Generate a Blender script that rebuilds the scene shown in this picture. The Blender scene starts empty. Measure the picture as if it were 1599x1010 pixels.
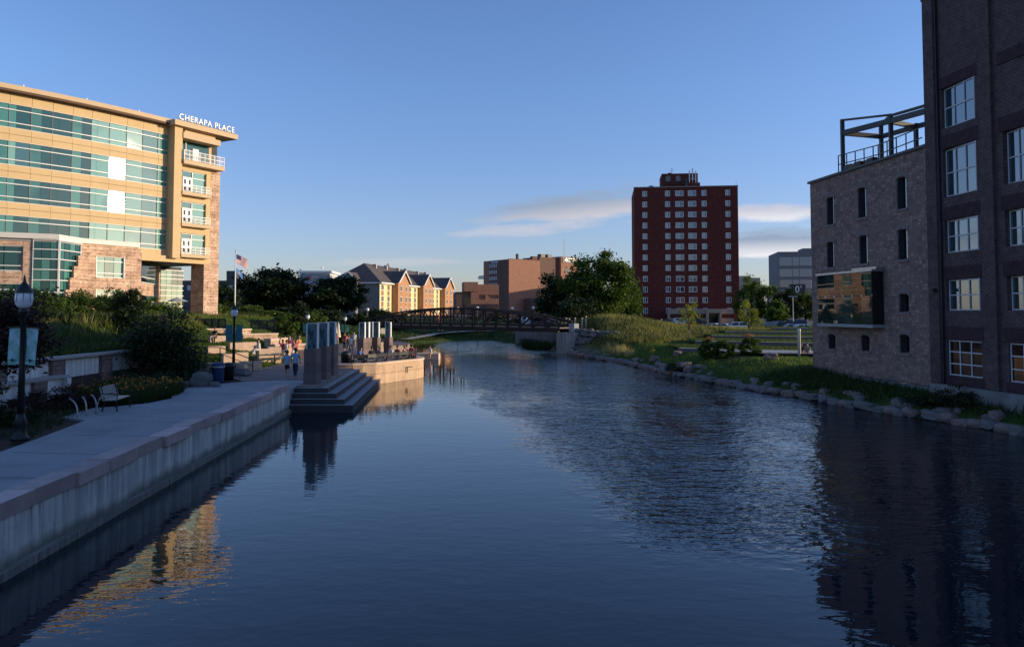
SKYTINT=(.94,1.12,1.62); WAVE=1.0
import bpy, bmesh, math, random
import numpy as np
from mathutils import Vector, Matrix
random.seed(7); RNG=np.random.default_rng(7)
R=math.radians
scn=bpy.context.scene; COL=scn.collection
# ---------------------------------------------------------------- camera
F=1225.; CX=799.5; CY=430.; EYE=5.; T=math.atan((487-CY)/F)
cam=bpy.data.cameras.new('camera'); co=bpy.data.objects.new('camera',cam); COL.objects.link(co)
co.location=(0,0,EYE); co.rotation_euler=(math.pi/2+T,0,0)
cam.sensor_width=36; cam.lens=F/1599*36; cam.shift_y=-(505-CY)/1599; cam.clip_start=.1; cam.clip_end=8000
scn.camera=co
def G(px,py,z):            # ground point at height z seen at a photo position
    u=(px-CX)/F; v=(CY-py)/F
    d=(u,math.cos(T)-v*math.sin(T),math.sin(T)+v*math.cos(T)); k=(z-EYE)/d[2]
    return (k*d[0],k*d[1],z)
def D(px,py,Y):            # point at distance Y
    u=(px-CX)/F; v=(CY-py)/F
    d=(u,math.cos(T)-v*math.sin(T),math.sin(T)+v*math.cos(T)); k=Y/d[1]
    return (k*d[0],Y,EYE+k*d[2])
# ---------------------------------------------------------------- materials
def nodes(name):
    m=bpy.data.materials.new(name); m.use_nodes=True; nt=m.node_tree; nt.nodes.clear()
    out=nt.nodes.new('ShaderNodeOutputMaterial'); b=nt.nodes.new('ShaderNodeBsdfPrincipled')
    nt.links.new(b.outputs[0],out.inputs[0])
    def N(t,**k):
        n=nt.nodes.new('ShaderNode'+t)
        for a,v in k.items():
            if a in n.inputs.keys() if isinstance(a,str) else False: n.inputs[a].default_value=v
            else: setattr(n,a,v)
        return n
    return m,nt,b,N,out
def C4(c): return (c[0],c[1],c[2],1)
def mixc(nt,N,fac,a,b,mode='MIX'):
    n=N('Mix',data_type='RGBA',blend_type=mode)
    for s,v in ((0,fac),(6,a),(7,b)):
        if hasattr(v,'node'): nt.links.new(v,n.inputs[s])
        else: n.inputs[s].default_value=v if s==0 else C4(v)
    return n.outputs[2]
def coord(nt,N,sc=(1,1,1),src='UV'):
    t=N('TexCoord'); mp=N('Mapping'); mp.inputs['Scale'].default_value=sc
    nt.links.new(t.outputs[src],mp.inputs[0]); return mp.outputs[0]
def noise(nt,N,vec,scale,detail=4,rough=.6):
    n=N('TexNoise'); n.inputs['Scale'].default_value=scale; n.inputs['Detail'].default_value=detail; n.inputs['Roughness'].default_value=rough
    nt.links.new(vec,n.inputs['Vector']); return n.outputs[0]
def ramp(nt,N,fac,a,b,ca=(0,0,0),cb=(1,1,1)):
    r=N('ValToRGB'); r.color_ramp.elements[0].position=a; r.color_ramp.elements[1].position=b
    r.color_ramp.elements[0].color=C4(ca); r.color_ramp.elements[1].color=C4(cb); nt.links.new(fac,r.inputs[0]); return r.outputs[0]
def bump(nt,N,b,h,st,dist=.05):
    n=N('Bump'); n.inputs['Strength'].default_value=st; n.inputs['Distance'].default_value=dist
    nt.links.new(h,n.inputs['Height']); nt.links.new(n.outputs[0],b.inputs['Normal'])
def mul(nt,N,a,f):
    return mixc(nt,N,1.0,a,f,'MULTIPLY')
MATS={}
def M(name,col,rough=.8,var=.18,scale=2.,metal=0.,ior=1.45,bmp=0.,src='UV',isl=0.,sc=(1,1,1),stain=0.):
    if name in MATS: return MATS[name]
    m,nt,b,N,o=nodes(name); b.inputs['Roughness'].default_value=rough; b.inputs['Metallic'].default_value=metal; b.inputs['IOR'].default_value=ior
    v=coord(nt,N,sc,src); n=noise(nt,N,v,scale)
    c=mixc(nt,N,n,[x*(1-var) for x in col],[min(1,x*(1+var)) for x in col])
    if isl:
        g=N('NewGeometry'); r=ramp(nt,N,g.outputs['Random Per Island'],0,1,(1-isl,)*3,(1+isl,)*3)
        c=mul(nt,N,c,r)
    if stain: c=mul(nt,N,c,ramp(nt,N,noise(nt,N,v,.8,8,.7),.52,.72,(1,1,1),(1-stain,)*3)); c=mul(nt,N,c,ramp(nt,N,noise(nt,N,v,9,5,.7),.3,.7,(.88,)*3,(1.08,)*3))
    nt.links.new(c,b.inputs['Base Color'])
    if bmp: bump(nt,N,b,noise(nt,N,v,scale*4),bmp)
    MATS[name]=m; return m
def Mbrick(name,c1,c2,mortar,w,h,gap=.012,bmp=.4,dirt=.25,rough=.85,off=.5,vary=.3,pock=0):
    m,nt,b,N,o=nodes(name); b.inputs['Roughness'].default_value=rough; b.inputs['Specular IOR Level'].default_value=.15
    v=coord(nt,N)
    t=N('TexBrick'); t.offset=off; t.inputs['Scale'].default_value=1; t.inputs['Brick Width'].default_value=w; t.inputs['Row Height'].default_value=h
    t.inputs['Mortar Size'].default_value=gap; t.inputs['Mortar Smooth'].default_value=.2; t.inputs['Bias'].default_value=0
    t.inputs['Color1'].default_value=C4(c1); t.inputs['Color2'].default_value=C4(c2); t.inputs['Mortar'].default_value=C4(mortar)
    nt.links.new(v,t.inputs['Vector'])
    n=noise(nt,N,v,.6,6); f=ramp(nt,N,n,.25,.75,(1-dirt,)*3,(1+dirt*.5,)*3); c=mul(nt,N,t.outputs[0],f)
    n2=noise(nt,N,v,2.2/w*.4,3); f2=ramp(nt,N,n2,.3,.7,(1-vary,)*3,(1+vary*.5,)*3); c=mul(nt,N,c,f2)
    if pock:
        c=mul(nt,N,c,ramp(nt,N,noise(nt,N,coord(nt,N,(1.1,2.6,1)),1.7,2,.4),.62,.66,(1,1,1),(pock,)*3)); c=mul(nt,N,c,ramp(nt,N,noise(nt,N,coord(nt,N,(.05,1.1,1)),1.3,2,.4),.42,.5,(.86,.84,.82),(1,1,1)))
    nt.links.new(c,b.inputs['Base Color'])
    if bmp:
        inv=N('Math',operation='SUBTRACT'); inv.inputs[0].default_value=1; nt.links.new(t.outputs['Fac'],inv.inputs[1])
        ad=N('Math',operation='MULTIPLY_ADD'); nt.links.new(noise(nt,N,v,6/w*.3,4),ad.inputs[0]); ad.inputs[1].default_value=.8; nt.links.new(inv.outputs[0],ad.inputs[2])
        bump(nt,N,b,ad.outputs[0],bmp,.03)
    MATS[name]=m; return m
def Mrubble(name,cols,mortar,sx,sy,bmp=.6):
    m,nt,b,N,o=nodes(name); b.inputs['Roughness'].default_value=.9; b.inputs['Specular IOR Level'].default_value=.15
    v0=coord(nt,N); nn=N('TexNoise'); nn.inputs['Scale'].default_value=1.5; nt.links.new(v0,nn.inputs['Vector'])
    va=N('VectorMath',operation='MULTIPLY_ADD'); nt.links.new(nn.outputs['Color'],va.inputs[0]); va.inputs[1].default_value=(.16,.1,0); nt.links.new(v0,va.inputs[2])
    mp=N('Mapping'); mp.inputs['Scale'].default_value=(1/sx,1/sy,1); nt.links.new(va.outputs[0],mp.inputs[0])
    a=N('TexVoronoi'); a.voronoi_dimensions='2D'; a.inputs['Scale'].default_value=1; a.inputs['Randomness'].default_value=.75; nt.links.new(mp.outputs[0],a.inputs['Vector'])
    e=N('TexVoronoi'); e.voronoi_dimensions='2D'; e.feature='DISTANCE_TO_EDGE'; e.inputs['Scale'].default_value=1; e.inputs['Randomness'].default_value=.75; nt.links.new(mp.outputs[0],e.inputs['Vector'])
    sp=N('SeparateColor'); nt.links.new(a.outputs['Color'],sp.inputs[0])
    r=N('ValToRGB'); r.color_ramp.interpolation='CONSTANT'
    for i,c in enumerate(cols):
        if i<2: el=r.color_ramp.elements[i]; el.position=i/len(cols)
        else: el=r.color_ramp.elements.new(i/len(cols))
        el.color=C4(c)
    nt.links.new(sp.outputs[0],r.inputs[0])
    n=noise(nt,N,v0,5,5); c=mul(nt,N,r.outputs[0],ramp(nt,N,n,.2,.8,(.65,)*3,(1.2,)*3))
    ed=ramp(nt,N,e.outputs['Distance'],.02,.09); c=mixc(nt,N,ed,mortar,c); nt.links.new(c,b.inputs['Base Color'])
    ad=N('Math',operation='MULTIPLY_ADD'); nt.links.new(n,ad.inputs[0]); ad.inputs[1].default_value=.7; nt.links.new(ed,ad.inputs[2])
    bump(nt,N,b,ad.outputs[0],bmp,.06)
    MATS[name]=m; return m
def Mstreak(name,col,dark,rough=.85,sv=(6,.35,1),bmp=.1,lo=.35,hi=.65,tide=None):
    m,nt,b,N,o=nodes(name); b.inputs['Roughness'].default_value=rough
    n=noise(nt,N,coord(nt,N,sv),1,5,.65); n2=noise(nt,N,coord(nt,N),.7,5)
    c=mixc(nt,N,ramp(nt,N,n,lo,hi),dark,col); c=mul(nt,N,c,ramp(nt,N,n2,.25,.75,(.75,)*3,(1.12,)*3))
    if tide:      # drip marks below the coping and a dirty green tide line with a ragged edge
        uv=coord(nt,N); s=N('SeparateXYZ'); nt.links.new(uv,s.inputs[0])
        def ma(op,a,b2):
            k=N('Math',operation=op)
            for i,q in ((0,a),(1,b2)):
                if hasattr(q,'node'): nt.links.new(q,k.inputs[i])
                else: k.inputs[i].default_value=q
            return k.outputs[0]
        dn=noise(nt,N,coord(nt,N,(5.5,.12,1)),1,3,.6); top=ma('ADD',ma('MULTIPLY',ma('SUBTRACT',s.outputs[1],tide[1]),.55),ma('MULTIPLY',ma('SUBTRACT',dn,.5),2.6))
        c=mixc(nt,N,ramp(nt,N,top,-.12,.5,(0,)*3,(.8,)*3),c,[x*.45 for x in dark])
        lw=ma('ADD',s.outputs[1],ma('MULTIPLY',ma('SUBTRACT',noise(nt,N,coord(nt,N,(.9,.6,1)),1,6,.7),.5),.55)); c=mixc(nt,N,ramp(nt,N,lw,tide[0]-.08,tide[0]+.14,(.75,)*3,(0,)*3),c,(.075,.08,.05))
        cr=noise(nt,N,coord(nt,N,(.55,.0,1)),9,1,.3); c=mul(nt,N,c,ramp(nt,N,noise(nt,N,uv,2.6,6,.75),.58,.7,(1,1,1),(.62,.62,.6)))
    nt.links.new(c,b.inputs['Base Color']); bump(nt,N,b,noise(nt,N,coord(nt,N),14,3),bmp,.02)
    MATS[name]=m; return m
def Mglass(name,c,c2,p=.5,rough=.03,ior=2.0,wav=.02):
    """opaque coated window glass; per-pane tint (blinds, lit rooms) by island"""
    m,nt,b,N,o=nodes(name); b.inputs['Roughness'].default_value=rough; b.inputs['IOR'].default_value=ior
    g=N('NewGeometry'); r=ramp(nt,N,g.outputs['Random Per Island'],p,min(1,p+.35))
    v=coord(nt,N,(1,1,1),'Object'); n=ramp(nt,N,noise(nt,N,v,.35,1),.1,.4)
    f=N('Math',operation='MULTIPLY'); nt.links.new(r,f.inputs[0]); nt.links.new(n,f.inputs[1])
    nt.links.new(mixc(nt,N,f.outputs[0],c,c2),b.inputs['Base Color'])
    if wav: bump(nt,N,b,noise(nt,N,v,.5,1),wav,.1)
    MATS[name]=m; return m
def Mleaf(name,a,b_,rough=.55,trans=.35):
    m,nt,b,N,o=nodes(name); b.inputs['Roughness'].default_value=rough; b.inputs['IOR'].default_value=1.35
    g=N('NewGeometry'); n=noise(nt,N,coord(nt,N,(1,1,1),'Object'),.5,2)
    ad=N('Math',operation='MULTIPLY_ADD'); nt.links.new(g.outputs['Random Per Island'],ad.inputs[0]); ad.inputs[1].default_value=.6
    s=N('Math',operation='MULTIPLY'); nt.links.new(n,s.inputs[0]); s.inputs[1].default_value=.45; nt.links.new(s.outputs[0],ad.inputs[2])
    c=mixc(nt,N,ad.outputs[0],a,b_); nt.links.new(c,b.inputs['Base Color'])
    tr=N('BsdfTranslucent'); nt.links.new(mul(nt,N,c,(1.3,1.4,.6)),tr.inputs[0])
    mx=N('MixShader'); mx.inputs[0].default_value=trans; nt.links.new(b.outputs[0],mx.inputs[1]); nt.links.new(tr.outputs[0],mx.inputs[2]); nt.links.new(mx.outputs[0],o.inputs[0])
    MATS[name]=m; return m
# ---------------------------------------------------------------- mesh builder
class MB:
    def __init__(s): s.v=[]; s.f=[]; s.m=[]
    def poly(s,pts,mi=0):
        b=len(s.v); s.v+= [tuple(p) for p in pts]; s.f.append(tuple(range(b,b+len(pts)))); s.m.append(mi); return s
    def prism(s,pl,z0,z1,mi=0,bot=True):   # pl counter-clockwise in plan
        n=len(pl); s.poly([(x,y,z1) for x,y in pl],mi)
        if bot: s.poly([(x,y,z0) for x,y in reversed(pl)],mi)
        for i in range(n):
            a=pl[i]; c=pl[(i+1)%n]; s.poly([(a[0],a[1],z0),(c[0],c[1],z0),(c[0],c[1],z1),(a[0],a[1],z1)],mi)
        return s
    def box(s,x0,x1,y0,y1,z0,z1,mi=0): return s.prism([(x0,y0),(x1,y0),(x1,y1),(x0,y1)],z0,z1,mi)
    def bar(s,p0,p1,t0,t1,z0,z1,mi=0):     # box along a plan segment, from offset t0 to t1 on its left side
        dx,dy=p1[0]-p0[0],p1[1]-p0[1]; l=math.hypot(dx,dy) or 1; nx,ny=-dy/l,dx/l
        return s.prism([(p0[0]+nx*t0,p0[1]+ny*t0),(p1[0]+nx*t0,p1[1]+ny*t0),(p1[0]+nx*t1,p1[1]+ny*t1),(p0[0]+nx*t1,p0[1]+ny*t1)],z0,z1,mi)
    def beam(s,a,b,w,h=None,mi=0):         # square bar between two 3-D points
        h=h or w; a=Vector(a); b=Vector(b); d=(b-a).normalized(); up=Vector((0,0,1)) if abs(d.z)<.95 else Vector((0,1,0))
        sx=d.cross(up).normalized()*w/2; sy=sx.cross(d).normalized()*h/2
        q=[[p+sx*i+sy*j for i,j in ((-1,-1),(1,-1),(1,1),(-1,1))] for p in (a,b)]
        for i in range(4): k=(i+1)%4; s.poly([q[0][i],q[0][k],q[1][k],q[1][i]],mi)
        s.poly(q[0][::-1],mi); s.poly(q[1],mi); return s
    def tube(s,pts,rad,n=8,mi=0,caps=True):
        P=[Vector(p) for p in pts]; rad=rad if hasattr(rad,'__len__') else [rad]*len(P); rings=[]
        for i,p in enumerate(P):
            d=(P[min(i+1,len(P)-1)]-P[max(i-1,0)]).normalized(); up=Vector((0,0,1)) if abs(d.z)<.9 else Vector((1,0,0))
            a=d.cross(up).normalized(); c=d.cross(a)
            b=len(s.v); s.v+=[tuple(p+(a*math.cos(2*math.pi*k/n)+c*math.sin(2*math.pi*k/n))*rad[i]) for k in range(n)]; rings.append(b)
        for r0,r1 in zip(rings,rings[1:]):
            for k in range(n): s.f.append((r0+k,r0+(k+1)%n,r1+(k+1)%n,r1+k)); s.m.append(mi)
        if caps:
            s.f.append(tuple(rings[0]+k for k in range(n))[::-1]); s.m.append(mi); s.f.append(tuple(rings[-1]+k for k in range(n))); s.m.append(mi)
        return s
    def lathe(s,prof,n=14,o=(0,0,0),mi=0):
        return s.tube([(o[0],o[1],o[2]+z+i*1e-6) for i,(r,z) in enumerate(prof)],[max(r,.002) for r,z in prof],n,mi)
    def wall(s,x0,x1,z0,z1,holes,dep=.25,mi=0,y=0.):
        """front face at y with rectangular openings and their reveals (local frame, outside is -y)"""
        xs=sorted({x0,x1,*[h[0] for h in holes],*[h[1] for h in holes]}); zs=sorted({z0,z1,*[h[2] for h in holes],*[h[3] for h in holes]})
        for a,b in zip(xs,xs[1:]):
            run=None
            for c,d in list(zip(zs,zs[1:]))+[(None,None)]:
                solid=c is not None and not any(h[0]<=(a+b)/2<=h[1] and h[2]<=(c+d)/2<=h[3] for h in holes)
                if solid: run=(run[0],d) if run else (c,d)
                elif run:
                    s.poly([(a,y,run[0]),(b,y,run[0]),(b,y,run[1]),(a,y,run[1])],mi); run=None
        for h in holes:
            a,b,c,d=h[:4]; e=y+dep
            s.poly([(a,y,c),(b,y,c),(b,e,c),(a,e,c)],mi); s.poly([(a,e,d),(b,e,d),(b,y,d),(a,y,d)],mi)
            s.poly([(a,y,c),(a,e,c),(a,e,d),(a,y,d)],mi); s.poly([(b,e,c),(b,y,c),(b,y,d),(b,e,d)],mi)
        return s
    def build(s,name,mats,parent=None,smooth=False,label=None):
        me=bpy.data.meshes.new(name); me.from_pydata(s.v,[],s.f)
        for m in (mats if isinstance(mats,(list,tuple)) else [mats]): me.materials.append(m)
        me.polygons.foreach_set('material_index',s.m)
        if smooth: me.polygons.foreach_set('use_smooth',[True]*len(s.f))
        me.update(); uvbox(me)
        return link(name,me,parent,label)
def uvbox(me):
    me.uv_layers.new(name='uv'); nl=len(me.loops); uv=np.zeros((nl,2),np.float32)
    co=np.empty(len(me.vertices)*3,np.float32); me.vertices.foreach_get('co',co); co=co.reshape(-1,3)
    li=np.empty(nl,np.int32); me.loops.foreach_get('vertex_index',li)
    npz=len(me.polygons); no=np.empty(npz*3,np.float32); me.polygons.foreach_get('normal',no); no=no.reshape(-1,3)
    lt=np.empty(npz,np.int32); me.polygons.foreach_get('loop_total',lt); nn=np.repeat(no,lt,axis=0); c=co[li]
    flat=np.abs(nn[:,2])>.7; h=np.hypot(nn[:,0],nn[:,1]); h[h<1e-6]=1; tx=-nn[:,1]/h; ty=nn[:,0]/h
    uv[:,0]=np.where(flat,c[:,0],c[:,0]*tx+c[:,1]*ty); uv[:,1]=np.where(flat,c[:,1],c[:,2])
    me.uv_layers[0].data.foreach_set('uv',uv.ravel())
def link(name,me,parent=None,label=None):
    o=bpy.data.objects.new(name,me); COL.objects.link(o)
    if parent is not None: o.parent=parent
    if label: o['label']=label
    return o
def tag(o,label=None,cat=None,group=None,kind=None):
    if label: o['label']=label
    if cat: o['category']=cat
    if group: o['group']=group
    if kind: o['kind']=kind
    return o
def thing(name,label,cat,loc=(0,0,0),rot=0,group=None,scale=1):
    o=bpy.data.objects.new(name,None); COL.objects.link(o); o.location=loc; o.rotation_euler=(0,0,rot); o.scale=(scale,)*3; o.empty_display_size=.3
    return tag(o,label,cat,group)
def solo(mb,name,mats,label,cat,loc=(0,0,0),rot=0,group=None,smooth=False):
    o=mb.build(name,mats,None,smooth); o.location=loc; o.rotation_euler=(0,0,rot); return tag(o,label,cat,group)
def setting(mb,name,mats,smooth=False): return tag(mb.build(name,mats,None,smooth),kind='structure')
def copy(o,parent=None):
    c=o.copy(); COL.objects.link(c)
    if parent is not None: c.parent=parent
    for ch in list(o.children): copy(ch,c)
    return c
def npmesh(name,V,Fc,mat,parent=None,smooth=False):
    """V (n,3), Fc (m,k) uniform polygons"""
    me=bpy.data.meshes.new(name); k=Fc.shape[1]
    me.vertices.add(len(V)); me.vertices.foreach_set('co',V.astype(np.float32).ravel())
    me.loops.add(Fc.size); me.loops.foreach_set('vertex_index',Fc.astype(np.int32).ravel())
    me.polygons.add(len(Fc)); me.polygons.foreach_set('loop_start',np.arange(len(Fc),dtype=np.int32)*k)
    me.materials.append(mat); me.update(calc_edges=True)
    if smooth: me.polygons.foreach_set('use_smooth',np.ones(len(Fc),bool))
    return link(name,me,parent)
# ---------------------------------------------------------------- plants
def leafmesh(name,P,size,mat,parent=None,up=.4,rng=RNG,aspect=.55):
    n=len(P); d=rng.normal(size=(n,3)); d/=np.linalg.norm(d,axis=1)[:,None]
    nr=rng.normal(size=(n,3)); nr[:,2]=np.abs(nr[:,2])+up; nr/=np.linalg.norm(nr,axis=1)[:,None]
    a=np.cross(nr,d); a/=np.linalg.norm(a,axis=1)[:,None]+1e-9; b=np.cross(nr,a)
    s=(size*rng.uniform(.6,1.35,n))[:,None]
    V=np.stack([P-a*s*.5,P+b*s*aspect*.5+nr*s*.08,P+a*s*.5,P-b*s*aspect*.5+nr*s*.08],1).reshape(-1,3)
    return npmesh(name,V,np.arange(4*n).reshape(-1,4),mat,parent)
def crownpts(rx,ry,rz,n,ncl,rng,cl=.2,shell=.55,lump=.22):
    d=rng.normal(size=(ncl,3)); d/=np.linalg.norm(d,axis=1)[:,None]
    r=rng.uniform(shell,1.0,ncl)**.7*(1+lump*rng.normal(size=ncl)*.6)
    cen=d*r[:,None]; w=rng.uniform(.5,1.3,ncl); idx=rng.choice(ncl,n,p=w/w.sum())
    p=cen[idx]+rng.normal(size=(n,3))*cl*rng.uniform(.7,1.2,(ncl,1))[idx]*np.array([1,1,.7])
    return p*np.array([rx,ry,rz]),cen*np.array([rx,ry,rz])
def tree(name,label,cat,loc,h,r,z0,mats,n=5000,ncl=60,leaf=.4,seed=1,tr=.2,group=None,rz=None,lean=0,cl=.17,ry=None,shell=.5,lump=.22):
    """trunk + limbs + crown of leaves; crown spans z0..h above the base"""
    rng=np.random.default_rng(seed); root=thing(name,label,cat,loc,rng.uniform(0,6),group)
    cz=(h+z0)/2; hz=rz or (h-z0)/2*.92
    P,cen=crownpts(r*.92,(ry or r)*.92,hz,n,ncl,rng,cl,shell,lump); P[:,2]+=cz; P=P[P[:,2]>z0*.75]
    leafmesh('crown',P,leaf,mats[0],root,rng=rng)
    mb=MB(); fork=max(z0*.95,h*.18); mb.tube([(0,0,-.2),(lean*.3,0,fork*.5),(lean,0,fork)],[tr*1.25,tr,tr*.85],8)
    mb.tube([(lean,0,fork),(lean*1.3,.1,cz),(lean,0,h*.86)],[tr*.8,tr*.5,tr*.1],7)
    ks=rng.choice(len(cen),min(9,len(cen)),replace=False)
    for k in ks:
        e=cen[k]*.85+np.array([0,0,cz]); s_=np.array([lean,0,fork*rng.uniform(.9,1.25)]); m_=(s_+e)/2+np.array([0,0,.08*h*rng.uniform(-.2,1)])
        mb.tube([s_,m_,e],[tr*.5,tr*.3,tr*.07],6)
    mb.build('trunk',mats[1],root,True)
    return root
def shrub(name,label,loc,r,h,mats,n=900,leaf=.14,seed=1,ncl=22,group=None,cat='shrub',ry=None,cl=.2,shell=.35):
    rng=np.random.default_rng(seed); root=thing(name,label,cat,loc,0,group)
    P,cen=crownpts(r,ry or r,h*.55,n,ncl,rng,cl,shell); P[:,2]+=h*.5; P=P[P[:,2]>.02]
    leafmesh('foliage',P,leaf,mats[0],root,rng=rng)
    mb=MB()
    for k in range(5): e=cen[k]*.7+np.array([0,0,h*.5]); mb.tube([(0,0,-.1),e*.5+np.array([0,0,.1*h]),e],[.035,.025,.008],5)
    mb.build('stem',mats[1],root); return root
def blades(name,P,h,w,mat,rng=RNG,lean=.35,parent=None):
    n=len(P); a=rng.uniform(0,2*np.pi,n); hh=h*rng.uniform(.5,1.25,n); ww=w*rng.uniform(.6,1.3,n)
    dx=np.stack([np.cos(a),np.sin(a),0*a],1)*ww[:,None]*.5; l=rng.normal(size=(n,3))*lean*hh[:,None]; l[:,2]=0; tip=P+l; tip[:,2]+=hh
    V=np.stack([P-dx,P+dx,tip],1).reshape(-1,3)
    return npmesh(name,V,np.arange(3*n).reshape(-1,3),mat,parent)
def rockmesh(rng,sx,sy,sz,sub=2,rough=.16,boxy=.6):
    bm=bmesh.new(); bmesh.ops.create_icosphere(bm,subdivisions=sub,radius=1)
    ph=rng.uniform(0,6,9)
    for v in bm.verts:
        c=v.co; m_=max(abs(c.x),abs(c.y),abs(c.z)); c=c*(1-boxy)+(c/m_)*boxy*.8
        k=1+rough*(math.sin(3.1*c.x+ph[0])*math.sin(2.7*c.y+ph[1])+.6*math.sin(5.3*c.z+ph[2]+2*c.x)+.4*math.sin(7*c.y+ph[3]+3*c.z))
        v.co=Vector((c.x*sx*k,c.y*sy*k,c.z*sz*k))
    me=bpy.data.meshes.new('rock'); bm.to_mesh(me); bm.free(); return me
# ---------------------------------------------------------------- light and sky
SUN_AZ=R(0.5); SUN_EL=R(9.5)     # azimuth from +X towards +Y
S=Vector((math.cos(SUN_EL)*math.cos(SUN_AZ),math.cos(SUN_EL)*math.sin(SUN_AZ),math.sin(SUN_EL)))
sl=bpy.data.lights.new('sun','SUN'); sl.energy=4.3; sl.angle=R(.53); sl.color=(1,.80,.55)
so=bpy.data.objects.new('sun',sl); COL.objects.link(so); so.rotation_euler=(-S).to_track_quat('-Z','Y').to_euler(); so.location=(60,0,60)
w=bpy.data.worlds.new('World'); scn.world=w; w.use_nodes=True; nt=w.node_tree; nt.nodes.clear()
def WN(t,**k):
    n=nt.nodes.new('ShaderNode'+t)
    for a,v in k.items(): setattr(n,a,v)
    return n
sky=WN('TexSky',sky_type='NISHITA',sun_disc=False,sun_elevation=SUN_EL,sun_rotation=R(90)-SUN_AZ,altitude=400,air_density=1.0,dust_density=.6,ozone_density=1.6)
bg=WN('Background'); out=WN('OutputWorld'); nt.links.new(bg.outputs[0],out.inputs[0]); bg.inputs[1].default_value=.13
tc=WN('TexCoord'); sp=WN('SeparateXYZ'); nt.links.new(tc.outputs['Generated'],sp.inputs[0])
def MA(op,a,b=None,c=None,clamp=False):
    n=WN('Math',operation=op,use_clamp=clamp)
    for i,v in enumerate((a,b,c)):
        if v is None: continue
        if hasattr(v,'node'): nt.links.new(v,n.inputs[i])
        else: n.inputs[i].default_value=v
    return n.outputs[0]
az=MA('MULTIPLY',MA('ARCTAN2',sp.outputs[0],sp.outputs[1]),180/math.pi)     # degrees right of +Y
el=MA('MULTIPLY',MA('ARCSINE',sp.outputs[2]),180/math.pi)
cv=WN('CombineXYZ'); nt.links.new(az,cv.inputs[0]); nt.links.new(el,cv.inputs[1])
def wnoise(sx,sy,sc,off=0,det=6,rough=.55):
    m=WN('Mapping'); m.inputs['Scale'].default_value=(sx,sy,1); m.inputs['Location'].default_value=(off,off*.7,0); nt.links.new(cv.outputs[0],m.inputs[0])
    n=WN('TexNoise'); n.inputs['Scale'].default_value=sc; n.inputs['Detail'].default_value=det; n.inputs['Roughness'].default_value=rough; nt.links.new(m.outputs[0],n.inputs['Vector']); return n.outputs[0]
n1=wnoise(.13,.75,1.,3.1); n2=wnoise(.45,2.2,1.,8.7,9,.65)
def streak(a0,e0,ra,re,sl_,thr=.55,soft=.75):
    """cloud bank centred on azimuth a0, elevation e0, radii ra, re, tilted by sl_"""
    da=MA('SUBTRACT',az,a0); de=MA('SUBTRACT',MA('SUBTRACT',el,e0),MA('MULTIPLY',da,sl_))
    q=MA('ADD',MA('POWER',MA('ABSOLUTE',MA('DIVIDE',da,ra)),2.),MA('POWER',MA('ABSOLUTE',MA('DIVIDE',de,re)),2.))
    v=MA('SUBTRACT',MA('ADD',MA('SUBTRACT',1.,q),MA('MULTIPLY',MA('SUBTRACT',n1,.5),1.9)),MA('MULTIPLY',MA('SUBTRACT',n2,.5),1.3))
    return MA('MULTIPLY',MA('SUBTRACT',v,thr-soft/2),1/soft,clamp=True),de
def mixw(f,a,b):
    n=WN('Mix',data_type='RGBA')
    if hasattr(f,'node'): nt.links.new(f,n.inputs[0])
    else: n.inputs[0].default_value=f
    for i,v in ((6,a),(7,b)):
        if hasattr(v,'node'): nt.links.new(v,n.inputs[i])
        else: n.inputs[i].default_value=(*v,1)
    return n.outputs[2]
skycol=sky.outputs[0]
# the sky's own colour graded towards the deep clear blue of the evening
grade=WN('Mix',data_type='RGBA',blend_type='MULTIPLY'); grade.inputs[0].default_value=1; nt.links.new(skycol,grade.inputs[6]); nt.links.new(mixw(MA('MULTIPLY',MA('SUBTRACT',el,2.),1/14,clamp=True),(.90,.93,1.40),SKYTINT),grade.inputs[7]); skycol=grade.outputs[2]
CL_L=(4.4,4.15,4.4); CL_D=(2.05,2.55,3.4); CL_W=(6.2,6.0,6.1)
for a0,e0,ra,re,sl_,k,cl,cd in ((5.6,7.75,9.5,1.35,.10,.95,CL_L,CL_D),(1.2,6.0,6.5,.55,.05,.55,CL_L,CL_L),(17.5,6.9,6.0,.75,0,.8,CL_W,CL_L),(18.5,4.75,7.5,1.2,0,.95,CL_W,CL_D),
        (12,6.6,5,.5,.03,.45,CL_L,CL_L),(30,8.5,9,1.2,.02,.7,CL_W,CL_L),(-34,4.5,10,.8,.02,.5,CL_L,CL_D),(60,9,16,1.5,0,.7,CL_W,CL_L),(-60,8,16,1.3,0,.5,CL_L,CL_D),(-9,3.6,6,.4,.02,.35,CL_L,CL_L)):
    f,de=streak(a0,e0,ra,re,sl_)
    sh=MA('MULTIPLY',MA('ADD',MA('DIVIDE',de,re),.75),1.0,clamp=True)
    skycol=mixw(MA('MULTIPLY',f,k),skycol,mixw(sh,cl,cd))
nt.links.new(skycol,bg.inputs[0])
scn.view_settings.view_transform='Standard'; scn.view_settings.look='None'; scn.view_settings.exposure=0.25; scn.view_settings.gamma=1
scn.cycles.max_bounces=6; scn.cycles.transparent_max_bounces=6; scn.cycles.use_denoising=True; scn.cycles.sample_clamp_indirect=6
scn.cycles.caustics_reflective=True; scn.cycles.caustics_refractive=False
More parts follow.
